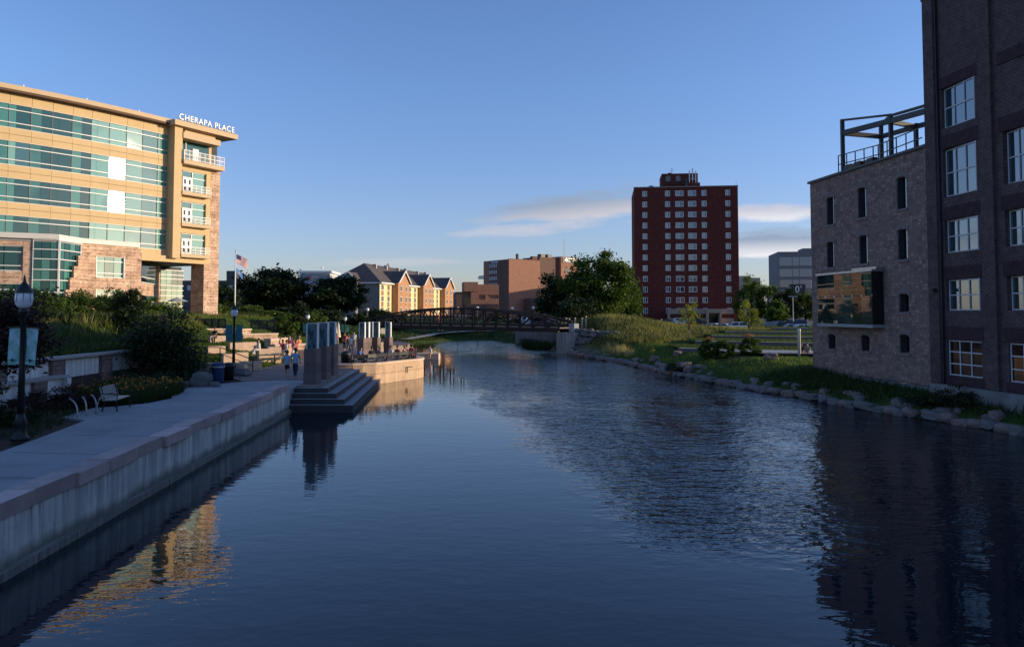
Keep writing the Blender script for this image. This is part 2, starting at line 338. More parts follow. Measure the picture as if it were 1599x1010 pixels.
# ---------------------------------------------------------------- ground and river
RIV=[(25.5,-60),(24.5,0),(22.6,22),(20.7,32),(19.4,36.8),(18.4,39.1),(17.1,44.7),(14.9,52.2),(12.5,64.2),(10.3,79),(7.6,90),(6.3,96),(4.6,106),(1.5,118),(-1,131),(-5,140),(-11,136),(-15.5,127),(-14.5,112),(-12.2,98),(-11.2,86),(-11,79),(-11.2,62),(-12,52),(-11.6,39.8),(-9.6,15),(-8.6,0),(-4.5,-60)]
RP=np.array(RIV)
def rivd(x,y):
    """signed distance to the river bank: negative in the water"""
    x=np.asarray(x,float); y=np.asarray(y,float); best=np.full(x.shape,1e9); ins=np.zeros(x.shape,bool)
    for i in range(len(RP)):
        a=RP[i]; b=RP[(i+1)%len(RP)]; d=b-a; t=np.clip(((x-a[0])*d[0]+(y-a[1])*d[1])/(d@d),0,1)
        best=np.minimum(best,np.hypot(x-a[0]-t*d[0],y-a[1]-t*d[1]))
        c=(a[1]>y)!=(b[1]>y); xi=a[0]+(y-a[1])/(d[1] if d[1] else 1e-9)*d[0]; ins^=c&(x<xi)
    return np.where(ins,-best,best)
def ss(a,b,x): t=np.clip((x-a)/(b-a),0,1); return t*t*(3-2*t)
def lerp(a,b,t): return a+(b-a)*t
def wob(x,y): return .10*np.sin(x*.9+1.3*np.sin(y*.5))*np.cos(y*.7)+.06*np.sin(2.1*x+y)
def xb(y): return np.where(y<55,-17.,-17-(y-55)*.09)
def Z(x,y):
    x=np.asarray(x,float); y=np.asarray(y,float); d=rivd(x,y)
    left=x<-3-(y>130)*0
    # left bank
    up=np.minimum(2.85+(-20.7-x)*.085,4.3)
    near=np.where(x<-20.75,up,1.12)
    lawn=1.2+.1*np.clip(y-51,0,17); u2=np.minimum(4.3,np.maximum(1.2,1.2+(xb(y)-1-x)*.38))
    lawn=1.2+(lawn-1.2)*np.clip((xb(y)-x)/4,0,1); far=lerp(lawn,u2,ss(69.9,72.2,y)); far=lerp(far,np.maximum(far,4.2),ss(-25.6,-28.5,x))
    far=np.where(x>xb(y)-.3,1.12,far)
    L=np.where(y<50.5,near,far)
    # far bank: lawn rising to the path, then higher ground
    fb=np.minimum(.15+.22*np.clip(d,0,None),1.35)+1.6*ss(150,162,y)
    fb=np.maximum(fb,lerp(3.3,0,ss(-25,-17,x)))
    L=np.where(y>104,lerp(L,fb,ss(104,118,y)),L)
    hard=(x<0)&(y<80)
    L=np.where(hard,np.where(d<1.3,-.8,L),np.minimum(L,.12+.4*np.clip(d,0,None)))
    # right bank
    cap=lerp(1.25,1.5,ss(50,62,y)); cap=cap+np.clip(y-84,0,20)*.03*ss(9,15,x)
    cap=lerp(cap,1.45,ss(118,134,y))
    mound=2.15*np.exp(-(((x-12)/8.5)**2+((y-110)/15)**2))+0.45*np.exp(-(((x-24)/9)**2+((y-112)/10)**2))
    cap=cap+mound
    Rr=np.minimum(cap,.1+.55*ss(.1,1.2,d)+lerp(.19,.42,ss(80,90,y))*np.clip(d-.6,0,None))+np.where(d>1.5,wob(x,y)*.45,0)
    Rr=np.where(d<.25,np.minimum(Rr,.1),Rr)
    z=np.where(left,L,Rr)
    z=lerp(z,lerp(3.9,1.9,ss(-25,15,x)),ss(152,170,y))
    z=np.where(d<0,np.maximum(-.9,-.15+.5*d),z)
    return z
def axis(a,b,st,lo,hi):
    v=list(np.arange(a,b+1e-6,st)); s=st; p=b
    while p<hi: s*=1.35; p+=s; v.append(p)
    s=st; p=a
    while p>lo: s*=1.35; p-=s; v.insert(0,p)
    return np.array(v)
X=axis(-46,40,.7,-2500,2500); Y=axis(8,172,.8,-600,5000); XX,YY=np.meshgrid(X,Y); ZZ=Z(XX,YY)
V=np.stack([XX.ravel(),YY.ravel(),ZZ.ravel()],1); nx=len(X); ny=len(Y)
i=np.arange(nx-1)[None,:]+nx*np.arange(ny-1)[:,None]; FQ=np.stack([i,i+1,i+1+nx,i+nx],2).reshape(-1,4)
gm,gnt,gb,GN,go_=nodes('grass_ground'); gb.inputs['Roughness'].default_value=.95; gb.inputs['Specular IOR Level'].default_value=.1
gv=coord(gnt,GN,(1,1,1),'Object'); gn=noise(gnt,GN,gv,.35,6); gn2=noise(gnt,GN,gv,4,4)
gc=mixc(gnt,GN,ramp(gnt,GN,gn,.35,.65),(.030,.060,.012),(.065,.085,.020)); gc=mul(gnt,GN,gc,ramp(gnt,GN,gn2,.2,.8,(.6,)*3,(1.25,)*3)); gnt.links.new(gc,gb.inputs['Base Color']); bump(gnt,GN,gb,gn2,.8,.1)
mulch=M('mulch',(.055,.034,.024),.95,.5,6,bmp=.8,src='Object'); asph=M('asphalt',(.06,.06,.062),.9,.2,3,bmp=.1,src='Object')
prair=M('prairie_soil',(.10,.09,.035),.95,.4,1.2,bmp=.5,src='Object'); bedm=M('river_bed',(.03,.03,.022),.9,.3,2,src='Object')
me=npmesh('ground',V,FQ,gm,None,True); me.data.materials.append(mulch); me.data.materials.append(prair); me.data.materials.append(asph)
fx=XX[:-1,:-1].ravel()+.35; fy=YY[:-1,:-1].ravel()+.4
mi=np.zeros(len(FQ),np.int32); mi[(fx<-9)&(fx>-20.9)&(fy<50)]=1; mi[(fx<-20.9)&(fx>-60)&(fy<100)&(fy>10)&(fy<51)]=2
mi[(fx>2)&(fy>84)&(fy<124)]=2; mi[(fy>168)&((fx<-60)|(fx>70)|(fy>185))]=3
me.data.polygons.foreach_set('material_index',mi); tag(me,kind='structure')
# water
wm,wnt,wb,WNn,wo=nodes('river_water'); wb.inputs['Base Color'].default_value=(.006,.014,.022,1); wb.inputs['Roughness'].default_value=.015; wb.inputs['IOR'].default_value=1.36
wv=coord(wnt,WNn,(1,1,1),'Object')
def wmath(op,a,b,clamp=False):
    n=WNn('Math',operation=op,use_clamp=clamp)
    for i_,v in ((0,a),(1,b)):
        if hasattr(v,'node'): wnt.links.new(v,n.inputs[i_])
        else: n.inputs[i_].default_value=v
    return n.outputs[0]
def wmap(rot,sc):
    m=WNn('Mapping'); m.inputs['Rotation'].default_value=(0,0,R(rot)); m.inputs['Scale'].default_value=sc; wnt.links.new(wv,m.inputs[0]); return m.outputs[0]
gust=ramp(wnt,WNn,noise(wnt,WNn,wmap(15,(.12,.05,1)),1,5,.65),.40,.58)
sx_=WNn('SeparateXYZ'); wnt.links.new(wv,sx_.inputs[0])
# breeze reaches the middle and right of the channel; the lee of the left quay stays calm
px_=wmath('MULTIPLY',wmath('ADD',wmath('ADD',wmath('ADD',sx_.outputs[0],-4.1),wmath('MULTIPLY',sx_.outputs[1],.135)),wmath('MULTIPLY',wmath('SUBTRACT',noise(wnt,WNn,wmap(0,(.35,.16,1)),1,5,.65),.5),6.)),.5,True)
far_=wmath('MULTIPLY',wmath('ADD',wmath('SUBTRACT',sx_.outputs[1],15.),wmath('MULTIPLY',wmath('SUBTRACT',noise(wnt,WNn,wmap(30,(.3,.3,1)),1,4,.6),.5),6.)),.28,True)
br=wmath('MULTIPLY',wmath('MULTIPLY',px_,far_),wmath('ADD',wmath('MULTIPLY',gust,.8),.2))
amp=wmath('ADD',wmath('MULTIPLY',br,1.0),.06)
r1=noise(wnt,WNn,wmap(35,(1.5,2.7,1)),1,2,.5); r2=noise(wnt,WNn,wmap(-25,(3.6,5.6,1)),1,2,.5); r3=noise(wnt,WNn,wmap(8,(.35,.7,1)),1,2,.5)
hh=wmath('ADD',wmath('MULTIPLY',r1,.085),wmath('ADD',wmath('MULTIPLY',r2,.034),wmath('MULTIPLY',r3,.10)))
bn=WNn('Bump'); bn.inputs['Distance'].default_value=1.0; wnt.links.new(hh,bn.inputs['Height']); wnt.links.new(wmath('MULTIPLY',amp,WAVE if 'WAVE' in globals() else .8),bn.inputs['Strength']); wnt.links.new(bn.outputs[0],wb.inputs['Normal'])
RW=[(x+(1.3 if i_<17 else -1.5),y) for i_,(x,y) in enumerate(RIV)]
RW=[(32,-60),(30,30),(22,45),(16,70),(11,92),(8,100),(6,112),(4,122),(2,134),(-4,144),(-13,140),(-19,128),(-18,110),(-15,95),(-13,84),(-13,50),(-12.5,38),(-11,14),(-10,0),(-6,-60)]
mb=MB(); mb.poly([(x,y,0) for x,y in RW]); setting(mb,'river_water',wm)
# ---------------------------------------------------------------- shared materials
conc=Mstreak('streaked_concrete',(.80,.78,.70),(.30,.29,.25),sv=(2.4,.22,1),lo=.28,hi=.6,tide=(.3,1.1)); concp=M('pavement_concrete',(.32,.32,.32),.9,.3,.45,bmp=.15,stain=.22)
rose=M('rose_quartzite',(.50,.375,.345),.85,.3,2.2,bmp=.5,isl=.28); pav=Mbrick('paver_brick',(.30,.22,.185),(.25,.19,.165),(.2,.17,.15),.4,.2,.008,.1)
sand=Mbrick('sandstone_ashlar',(.68,.48,.335),(.60,.385,.275),(.40,.27,.19),.95,.42,.024,.7,.2,vary=.35,pock=.42); sandb=M('sandstone_block',(.62,.44,.31),.9,.25,2.2,bmp=.5,isl=.15)
mon=M('monument_stone',(.16,.115,.105),.85,.3,3,bmp=.5,isl=.22)
cream=M('cream_panel',(.55,.395,.205),.75,.12,.5); creamd=M('cream_trim',(.52,.385,.235),.75,.08,.8); white=M('white_paint',(.78,.77,.74),.5,.04); whitem=M('white_metal',(.72,.72,.70),.4,.05)
black=M('black_metal',(.012,.013,.014),.45,.2); dgrey=M('dark_grey_metal',(.05,.052,.055),.5,.1); steel=M('brushed_steel',(.45,.46,.47),.35,.1,metal=.85)
bark=M('bark',(.07,.05,.037),.95,.35,6,bmp=.6,src='Object'); barkp=M('pale_bark',(.16,.13,.10),.95,.3,6,bmp=.5,src='Object')
teal=Mglass('teal_glass',(.008,.06,.055),(.05,.19,.16),.55,.03,1.65,.03); tealc=Mglass('clear_teal_glass',(.015,.085,.08),(.13,.31,.25),.25,.03,1.9,.03)
gdark=Mglass('dark_glass',(.008,.010,.013),(.06,.07,.08),.6,.04,1.6); gsky=Mglass('coated_glass',(.02,.05,.06),(.05,.08,.08),.5,.03,3.0,.015)
globe=M('frosted_glass',(.75,.78,.80),.3,.03,ior=1.5)
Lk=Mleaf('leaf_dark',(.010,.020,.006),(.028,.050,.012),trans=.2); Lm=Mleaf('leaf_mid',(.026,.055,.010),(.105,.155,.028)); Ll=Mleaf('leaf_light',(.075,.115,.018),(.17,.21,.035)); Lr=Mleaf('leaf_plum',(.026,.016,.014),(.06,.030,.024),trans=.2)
Ly=Mleaf('leaf_yellow_green',(.13,.16,.02),(.28,.28,.04)); Lo=Mleaf('flower_orange',(.45,.14,.03),(.55,.30,.08)); Lred=Mleaf('flower_red',(.35,.09,.05),(.50,.22,.12))
Gd=Mleaf('grass_dark',(.018,.036,.010),(.045,.070,.018)); Gl=Mleaf('grass_lawn',(.055,.105,.014),(.13,.175,.035),trans=.5); Gp=Mleaf('grass_prairie',(.10,.11,.025),(.30,.25,.085)); Gm=Mleaf('grass_meadow',(.07,.09,.02),(.20,.20,.05)); Gt=Mleaf('grass_tan',(.30,.22,.10),(.45,.36,.18))
rock=M('bank_rock',(.155,.14,.132),.9,.35,2.5,bmp=.7,src='Object'); rockr=M('rose_rock',(.21,.15,.132),.9,.35,2.5,bmp=.7,src='Object')
# ---------------------------------------------------------------- left bank: paving, quay, stairs
QA=(-9.57+.0687*29.9,-15.); QB=(-11.05,39.4)
qx=lambda y: -9.57-(y-14.9)*.0618
mb=MB(); prom=[(qx(-15)-.05,-15),(qx(39.2)-.05,39.2),(-11.15,44),(-13,44),(-14.6,43.2),(-16.3,40.6),(-16.2,38.6),(-15.7,36.2),(-15.0,34.9),(-15.2,33),(-15.9,31.9),(-16.6,31.3),(-16.3,28.6),(-15.0,27.8),(-14.3,24),(-13.7,20),(-13.2,-15)]
mb.prism(prom,-.9,1.2); setting(mb,'promenade',concp)
mb=MB(); mb.prism([(-11.15,40.64),(-9.78,40.64),(-10.72,52.8),(-10.6,62),(-11.4,80),(-12.4,96),(-15.5,106),(-21.5,106),(-20.6,96),(-18.9,75),(-17.3,62),(-16.8,50.4),(-17.3,47.2),(-14.9,43.6),(-13.3,44.35),(-11.1,44.35)],-.9,1.19); setting(mb,'plaza_paving',pav)
# saw joints of the promenade as shallow dark lines are part of its surface pattern (thin strips 4 mm above)
mb=MB()
for y in np.arange(12,39,3.05):
    xl=-13.4-(max(0,y-18))*.05; mb.poly([(qx(y)-.7,y,1.204),(qx(y)-.7,y+.04,1.204),(xl,y+.34,1.204),(xl,y+.30,1.204)])
setting(mb,'pavement_joint',M('joint_dirt',(.10,.10,.10),.95))
quay=thing('quay_wall','long streaked concrete quay wall with rose stone coping beside the promenade','quay wall',(0,0,0))
mb=MB(); mb.bar((qx(-15),-15),(qx(39.5),39.5),.03,.55,-1,1.12)
for y in np.arange(-14.6,39.3,1.86): y2=min(y+1.84,39.5); mb.bar((qx(y),y),(qx(y2),y2),0,.028,-1,1.118)
mb.build('wall',conc,quay)
mb=MB(); mb.bar((qx(-15)+.14,-15),(qx(39.5)+.14,39.5),0,.14,-.9,.17); mb.build('footing',Mstreak('wet_concrete',(.34,.32,.28),(.12,.11,.09)),quay)
mb=MB(); y=-14.
rr=random.Random(3)
while y<39.2:
    l=min(rr.uniform(1.5,2.1),39.45-y); j=rr.uniform(-.05,.05); t=1.42+rr.uniform(-.025,.025)
    if l>.4: mb.bar((qx(y+.018)+.06+j,y+.018),(qx(y+l-.018)+.06+j+rr.uniform(-.02,.02),y+l-.018),0,.56,1.125,t)
    y+=l
mb.build('coping',rose,quay)
st=thing('stairs','broad concrete stairs going down from the promenade into the river','stairs',(0,0,0))
for k,(z,o_) in enumerate(((.38,0),(.63,.5),(.88,1.0),(1.12,1.5))):
    mb=MB(); b=.0
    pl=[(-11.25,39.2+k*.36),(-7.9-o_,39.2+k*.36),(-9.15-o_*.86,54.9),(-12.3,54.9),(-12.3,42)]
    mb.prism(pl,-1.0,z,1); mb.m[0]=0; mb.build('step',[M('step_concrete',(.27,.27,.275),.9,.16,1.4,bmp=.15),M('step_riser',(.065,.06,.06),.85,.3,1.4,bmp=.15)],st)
# stage terrace
stg=thing('stage_terrace','rounded sandstone terrace wall lit by the sun jutting into the water','terrace',(0,0,0))
arc=[(-10.85,53.6),(-10.2,53.9),(-9.4,54.35),(-8.85,55.2),(-8.35,56.4),(-7.75,57.7),(-7.1,58.9),(-6.85,59.7),(-6.8,60.6),(-7.0,61.8),(-7.6,63),(-8.6,64.2),(-10,65)]
mb=MB()
for a,b in zip(arc,arc[1:]): mb.bar(a,b,.0,.45,-1,1.36)
mb.build('wall',Mbrick('terrace_stone',(.66,.47,.31),(.56,.38,.26),(.30,.2,.14),1.25,.72,.02,.35,.3),stg)
mb=MB()
for a,b in zip(arc,arc[1:]): mb.bar((a[0]*1.0,a[1]),b,-.06,.5,1.37,1.5)
mb.bar((-12.9,53.1),(-10.85,53.55),-.06,.4,1.37,1.5); mb.build('coping',M('coping_pale',(.62,.47,.35),.85,.2,2,bmp=.3),stg)
mb=MB(); mb.bar((-12.9,53.1),(-10.9,53.58),.02,.34,.6,1.36); mb.build('side_wall',sand,stg)
mb=MB(); mb.prism([(x-.2,y) for x,y in arc]+[(-11,64.6),(-11,54.4)],-.9,1.21); mb.build('floor',pav,stg)
mb=MB(); mb.box(-7.70,-7.64,57.6,57.68,.55,1.0); mb.beam((-7.66,57.6,.98),(-7.3,57.85,.98),.05); mb.build('drain_pipe',black,stg)
# concrete retaining wall behind the planting bed
rw=thing('retaining_wall','pale concrete retaining wall with rose stone pilasters behind the flower bed','retaining wall',(0,0,0))
mb=MB(); mb.bar((-20.45,44.2),(-20.45,-10),-.3,0,.6,2.82); mb.build('panel',Mstreak('pale_streaked_concrete',(.86,.86,.82),(.5,.5,.47),sv=(4,.3,1)),rw)
mb=MB()
for y in (43.6,39.5,35.3,31.2,27,22.8): mb.box(-20.52,-20.28,y-.5,y+.5,.8,2.86)
mb.build('pilaster',Mbrick('pilaster_stone',(.30,.21,.19),(.24,.175,.16),(.16,.12,.11),.42,.2,.02,.6),rw)
mb=MB(); mb.bar((-20.2,44.3),(-20.2,-10),-.72,.0,2.87,2.98); mb.build('coping',M('coping_grey',(.36,.33,.31),.85,.15,2),rw)
rw2=thing('retaining_wall','low stepped concrete wall with capped top in front of the taller one','retaining wall',(0,0,0))
mb=MB(); mb.bar((-19.75,34.9),(-19.75,10),-.3,0,.6,2.1); mb.bar((-20.3,34.9),(-19.5,34.9),-.3,0,.6,2.1); mb.build('panel',MATS['pale_streaked_concrete'],rw2)
mb=MB(); mb.box(-19.82,-19.6,32.4,33.3,.8,2.11); mb.box(-19.82,-19.6,24,25,.8,2.11); mb.build('pilaster',MATS['pilaster_stone'],rw2)
mb=MB(); mb.bar((-19.62,35.0),(-19.62,10),-.6,0,2.12,2.22); mb.build('coping',MATS['coping_grey'],rw2)
# monuments: stone piers carrying etched glass
etch,ent,eb,EN,eo=nodes('etched_glass'); eb.inputs['Roughness'].default_value=.12; eb.inputs['IOR'].default_value=1.7
ev=coord(ent,EN,(2.2,.9,1)); e1=ramp(ent,EN,noise(ent,EN,ev,1.6,6,.7),.49,.53); ent.links.new(mixc(ent,EN,e1,(.12,.24,.28),(.02,.045,.05)),eb.inputs['Base Color'])
etr=EN('BsdfTranslucent'); etr.inputs[0].default_value=(.08,.22,.26,1); emx=EN('MixShader'); emx.inputs[0].default_value=.4; ent.links.new(eb.outputs[0],emx.inputs[1]); ent.links.new(etr.outputs[0],emx.inputs[2]); ent.links.new(emx.outputs[0],eo.inputs[0])
def monument(label,loc,rot,w,hs,hg,seed,group):
    t=thing('stone_monument',label,'monument',loc,rot,group); rg=random.Random(seed); mb=MB(); z=0; k=0
    while z<hs-.05:
        h=min(rg.uniform(.4,.62),hs-z); h=hs-z if hs-z-h<.3 else h; j=rg.uniform(.0,.03)
        mb.box(-w/2-j,w/2+j,-w*.42-j,w*.42+j,z+.006,z+h-.006); z+=h
    mb.build('pier',mon,t)
    mb=MB(); g=w*.40; mb.box(-g,g,-.05,.05,hs,hs+hg); mb.build('glass_panel',etch,t)
    mb=MB()
    for s in (-1,1): mb.box(s*g-.03+.03*s,s*g+.03+.03*s,-.08,.08,hs-.1,hs+hg+.02)
    mb.box(-g,g,-.07,.07,hs+hg,hs+hg+.03); mb.build('frame',whitem,t); return t
g1='glass topped piers above the stairs'
for k,(px,py,lab) in enumerate(((487.5,598,'glass topped stone pier at the stair top, nearest of three'),(504,591,'glass topped stone pier standing between two others at the stairs'),(516,584.5,'glass topped stone pier at the stairs, farthest of three'))):
    p=G(px,py,1.2); monument(lab,p,R(-12),.68,1.85,1.32,k,g1)
g2='glass topped piers on the round terrace'
for k,(px,Yd,lab) in enumerate(((566,69.3,'stone pier with broad glass panel beside the stone terrace people'),(573.5,71,'narrow glass topped pier tucked behind the first terrace pier'),(579,72.4,'narrow glass topped pier in the middle of the terrace row'),(588,72,'glass topped pier fourth along the terrace row'),(606.5,72.5,'lone glass topped pier at the terrace end by the cream wall'))):
    p=D(px,500,Yd); monument(lab,(p[0],Yd,1.2),R(-38 if k in(1,2) else -25),.62,1.5,1.35,k+5,g2)
mb=MB(); mb.bar((-12.2,75.4),(-9.9,76.4),0,.4,.2,1.75); mb.bar((-13.2,74.6),(-12.25,75.2),0,.4,.2,2.1); solo(mb,'low_wall',M('cream_stone',(.55,.43,.28),.8,.1,1),'cream stone wall catching sun behind the terrace piers','wall')
mb=MB(); mb.box(-10.4,-7.7,82.6,84.8,-.6,.62); 
jt=solo(mb,'fishing_ledge',sandb,'low stone ledge reaching into the water where a man sits','ledge')
# ---------------------------------------------------------------- right bank terraces
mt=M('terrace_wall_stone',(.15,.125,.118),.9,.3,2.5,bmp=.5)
rows=[(1059,545,66,26.5,1.75),(1085,536,74,31,2.1),(1110,528.5,82,34,2.4),(1132,522,89,37,2.68),(1204,517,96,41,2.95)]
twn=['lowest','second lowest','middle','second highest','highest']
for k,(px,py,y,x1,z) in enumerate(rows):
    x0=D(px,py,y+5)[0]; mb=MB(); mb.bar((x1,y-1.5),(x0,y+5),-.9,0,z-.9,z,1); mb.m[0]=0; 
    solo(mb,'terrace_wall',[M('sunlit_terrace_cap',(.60,.54,.42),.85,.15,1),mt],f'long dark stone seat wall, {twn[k]} of the terraced lawn','seat wall',group='terraced lawn walls')  # pale top face paints in the sunlit strip along each wall
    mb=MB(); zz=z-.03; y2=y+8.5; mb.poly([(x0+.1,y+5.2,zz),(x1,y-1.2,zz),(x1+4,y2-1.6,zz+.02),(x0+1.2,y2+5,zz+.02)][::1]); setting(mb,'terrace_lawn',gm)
mb=MB(); mb.box(20.3,27,62.6,63.1,.7,1.75); solo(mb,'seat_wall',mt,'dark low stone wall with two people seated near the stone building corner','seat wall')
mb=MB(); mb.poly([(16.5,67,1.79),(20,62.4,1.74),(29,60.5,1.74),(29,65,1.76)]); setting(mb,'terrace_path',concp)
mb=MB(); mb.poly([(16,126,1.6),(80,126,1.6),(95,196,1.95),(12,196,1.95)]); setting(mb,'parking_lot',asph)
# far path along the left bank and under the bridge
pts=[(-18.5,104),(-17.8,118),(-17.2,128),(-14,139),(-7,146),(3,148),(14,147)]
mb=MB()
for a,b in zip(pts,pts[1:]):
    for t0 in np.arange(0,1,.25):
        q=[]
        for t in (t0,t0+.25):
            x=lerp(a[0],b[0],t); y=lerp(a[1],b[1],t); dx,dy=b[0]-a[0],b[1]-a[1]; l=math.hypot(dx,dy); nx_,ny_=-dy/l*1.5,dx/l*1.5
            zz=float(Z(x,y))+.12; q.append(((x-nx_,y-ny_,zz),(x+nx_,y+ny_,zz)))
        mb.poly([q[0][0],q[1][0],q[1][1],q[0][1]])
setting(mb,'riverside_path',M('path_gravel',(.42,.38,.32),.9,.1,1))
# ---------------------------------------------------------------- curved office building
ob=thing('office_building','curved tan office block with teal ribbon windows over a stone base','building',(-46.2,106,0),R(62))
nc=lambda s: (.35+s*s/190.) if s<0 else .35
SS=[0.3-2.27*i for i in range(0,23)]          # panel joints going left
def strip(mb,z0,z1,off,th,mi=0,gap=0.,slist=SS,caps=True):
    for a,b in zip(slist,slist[1:]):
        pa=(b+gap,nc(b)+off); pb=(a-gap,nc(a)+off); mb.bar(pa,pb,0,th,z0,z1,mi)
bands=[(26.2,29.0),(21.9,24.7),(17.6,20.4),(13.35,16.1)]
mb=MB(); strip(mb,29.0,30.45,0,.5,0,.02); mb.build('parapet',cream,ob)
for a,b in ((24.7,26.2),(20.4,21.9),(16.1,17.6),(11.75,13.35)):
    mb=MB(); strip(mb,a,(a+b)/2-.02,0,.5,0,.015); strip(mb,(a+b)/2+.02,b,0,.5,0,.015); mb.build('spandrel_band',cream,ob)
mb=MB(); strip(mb,30.45,31.0,-1.0,2.2,0,0.); mb.build('eave',creamd,ob)
mb=MB(); strip(mb,30.18,30.44,-.98,.95,0,0.); mb.build('soffit_shadow',M('soffit_shadow_brown',(.10,.055,.03),.8),ob)  # dark brown strip paints in the shadow line under the eave
mb=MB()
for s in (-5.2,-12,-19,-26,-33): mb.tube([(s,nc(s)-.3,31),(s,nc(s)-.3,31.35)],.09,6)
mb.build('roof_light',white,ob)
CW=math.cos(R(62)); SW=math.sin(R(62))
for bi,(a,b) in enumerate(bands):
    mb=MB()
    for k,(s1,s0) in enumerate(zip(SS,SS[1:])):
        y0,y1=nc(s0)+.16,nc(s1)+.16; sc_=(s0+s1)/2; yc=(y0+y1)/2; jt_=random.uniform(-.006,.006); tz=random.uniform(-.004,.004); hw=(s1-s0)/2-.02; dy=(y1-y0)/2
        if k==3 and bi in (1,2):             # the pane that flashes the low sun towards the bridge
            wx=-46.2+sc_*CW-yc*SW; wy=106+sc_*SW+yc*CW; v=(Vector((0,0,EYE))-Vector((wx,wy,(a+b)/2))).normalized(); n=(v+S).normalized()
            nl=Vector((n.x*CW+n.y*SW,-n.x*SW+n.y*CW,n.z)); dy=-nl.x/nl.y*hw; tz=-nl.z/nl.y*(b-a)/2*1.0
        else: dy=dy+jt_*2+(-.06 if k in(2,4) else 0)*(bi in(1,2))
        mi_=1 if k<5 else (0 if not(bi==1 and k in(8,10,11)) else 1)
        for u0,u1 in (((-1,1),) if k<4 else ((-1,.0),(.02,1)) if k%2 else ((-1,-.35),(-.33,1))):
            mb.poly([(sc_+u0*hw,yc+u0*dy-tz,a),(sc_+u1*hw,yc+u1*dy-tz,a),(sc_+u1*hw,yc+u1*dy+tz,b),(sc_+u0*hw,yc+u0*dy+tz,b)],mi_)
    g=mb.build('ribbon_window',[teal,tealc],ob)
    for f in (0.0,.22,.76,1.0):
        mb=MB(); z=a+f*(b-a); strip(mb,z-.045,z+.045,.02,.2,0,0.); mb.build('transom',whitem,g)
    for s in SS[1:-1]: MB().box(s-.03,s+.03,nc(s)+.09,nc(s)+.2,a,b).build('mullion',dgrey,g)
# body behind the skin, roof and end walls
mb=MB(); pl=[(8.0,.6),(8.0,13)]+[(-50.5,22),(-50.5,nc(-50.)+.6)]+[(s,nc(s)+.6) for s in SS[::-1][1:]]
mb.prism(pl,11.76,30.5); mb.build('body',M('office_core',(.05,.06,.06),.8),ob)
mb=MB(); mb.prism([(-4.7,1.0),(-4.7,16)]+[(-50.4,24),(-50.4,nc(-50.)+1)]+[(s,nc(s)+1) for s in SS[::-1][1:-2]],4,11.75); mb.build('base',sand,ob)
# tall column and canopy
mb=MB(); mb.box(-.55,.72,-1.0,.5,12.25,30.15); mb.build('column',cream,ob)
mb=MB(); mb.box(-1.1,9.75,-1.7,3.2,30.16,30.87); mb.box(.73,7.1,-1.15,2.5,28.75,29.55); mb.box(1.4,6.6,-.6,2.3,29.56,30.15); mb.build('roof_canopy',creamd,ob)
# sign letters
def text(s,size,ext,mat,parent,loc,rot,name='lettering',al='LEFT',xs=1.):
    cu=bpy.data.curves.new('t','FONT'); cu.body=s; cu.size=size; cu.extrude=ext; cu.align_x=al; cu.space_character=1.12
    t=bpy.data.objects.new('t',cu); COL.objects.link(t); dg=bpy.context.evaluated_depsgraph_get(); me=bpy.data.meshes.new_from_object(t.evaluated_get(dg)); bpy.data.objects.remove(t); bpy.data.curves.remove(cu)
    me.materials.clear(); me.materials.append(mat); o=link(name,me,parent); o.location=loc; o.rotation_euler=rot; o.scale=(xs,1,1); return o
sg=text('CHERAPA PLACE',1.16,.09,M('sign_white',(.82,.82,.8),.4,.02),ob,(-.35,-1.45,31.05),(R(90),0,0),'sign_letters'); sg.scale.x=9.5/max(sg.dimensions.x,.1)
mb=MB(); mb.box(-.4,9.3,-1.38,-1.30,30.88,31.04); mb.build('sign_rail',dgrey,ob)
# end block: balconies, doors, windows
def railing(mb,x0,x1,y,z,h=.95,st=.75,ends=True,yb=0.):
    n=max(1,round((x1-x0)/st))
    for i in range(n+1): x=lerp(x0,x1,i/n); mb.box(x-.035,x+.035,y-.035,y+.035,z,z+h)
    for q in (h,h*.55,.14): mb.box(x0,x1,y-.025,y+.025,z+q-.03,z+q+.03)
    for i in range(int((x1-x0)/.16)): x=x0+.08+i*.16; mb.box(x-.012,x+.012,y-.01,y+.01,z+.14,z+h)
    if ends: mb.box(x1-.025,x1+.025,y,yb,z+h-.03,z+h+.03); mb.box(x1-.025,x1+.025,y,yb,z+.1,z+.16)
win=[(21.5,24.55),(17.2,20.25),(12.95,15.85)]
mb=MB(); mb.wall(.73,6.35,12.55,25.2,[(1.3,5.6,a,b) for a,b in win],.35,0,-.1); mb.box(1.6,6.3,.5,.59,12.6,25.2); mb.build('end_wall',cream,ob)
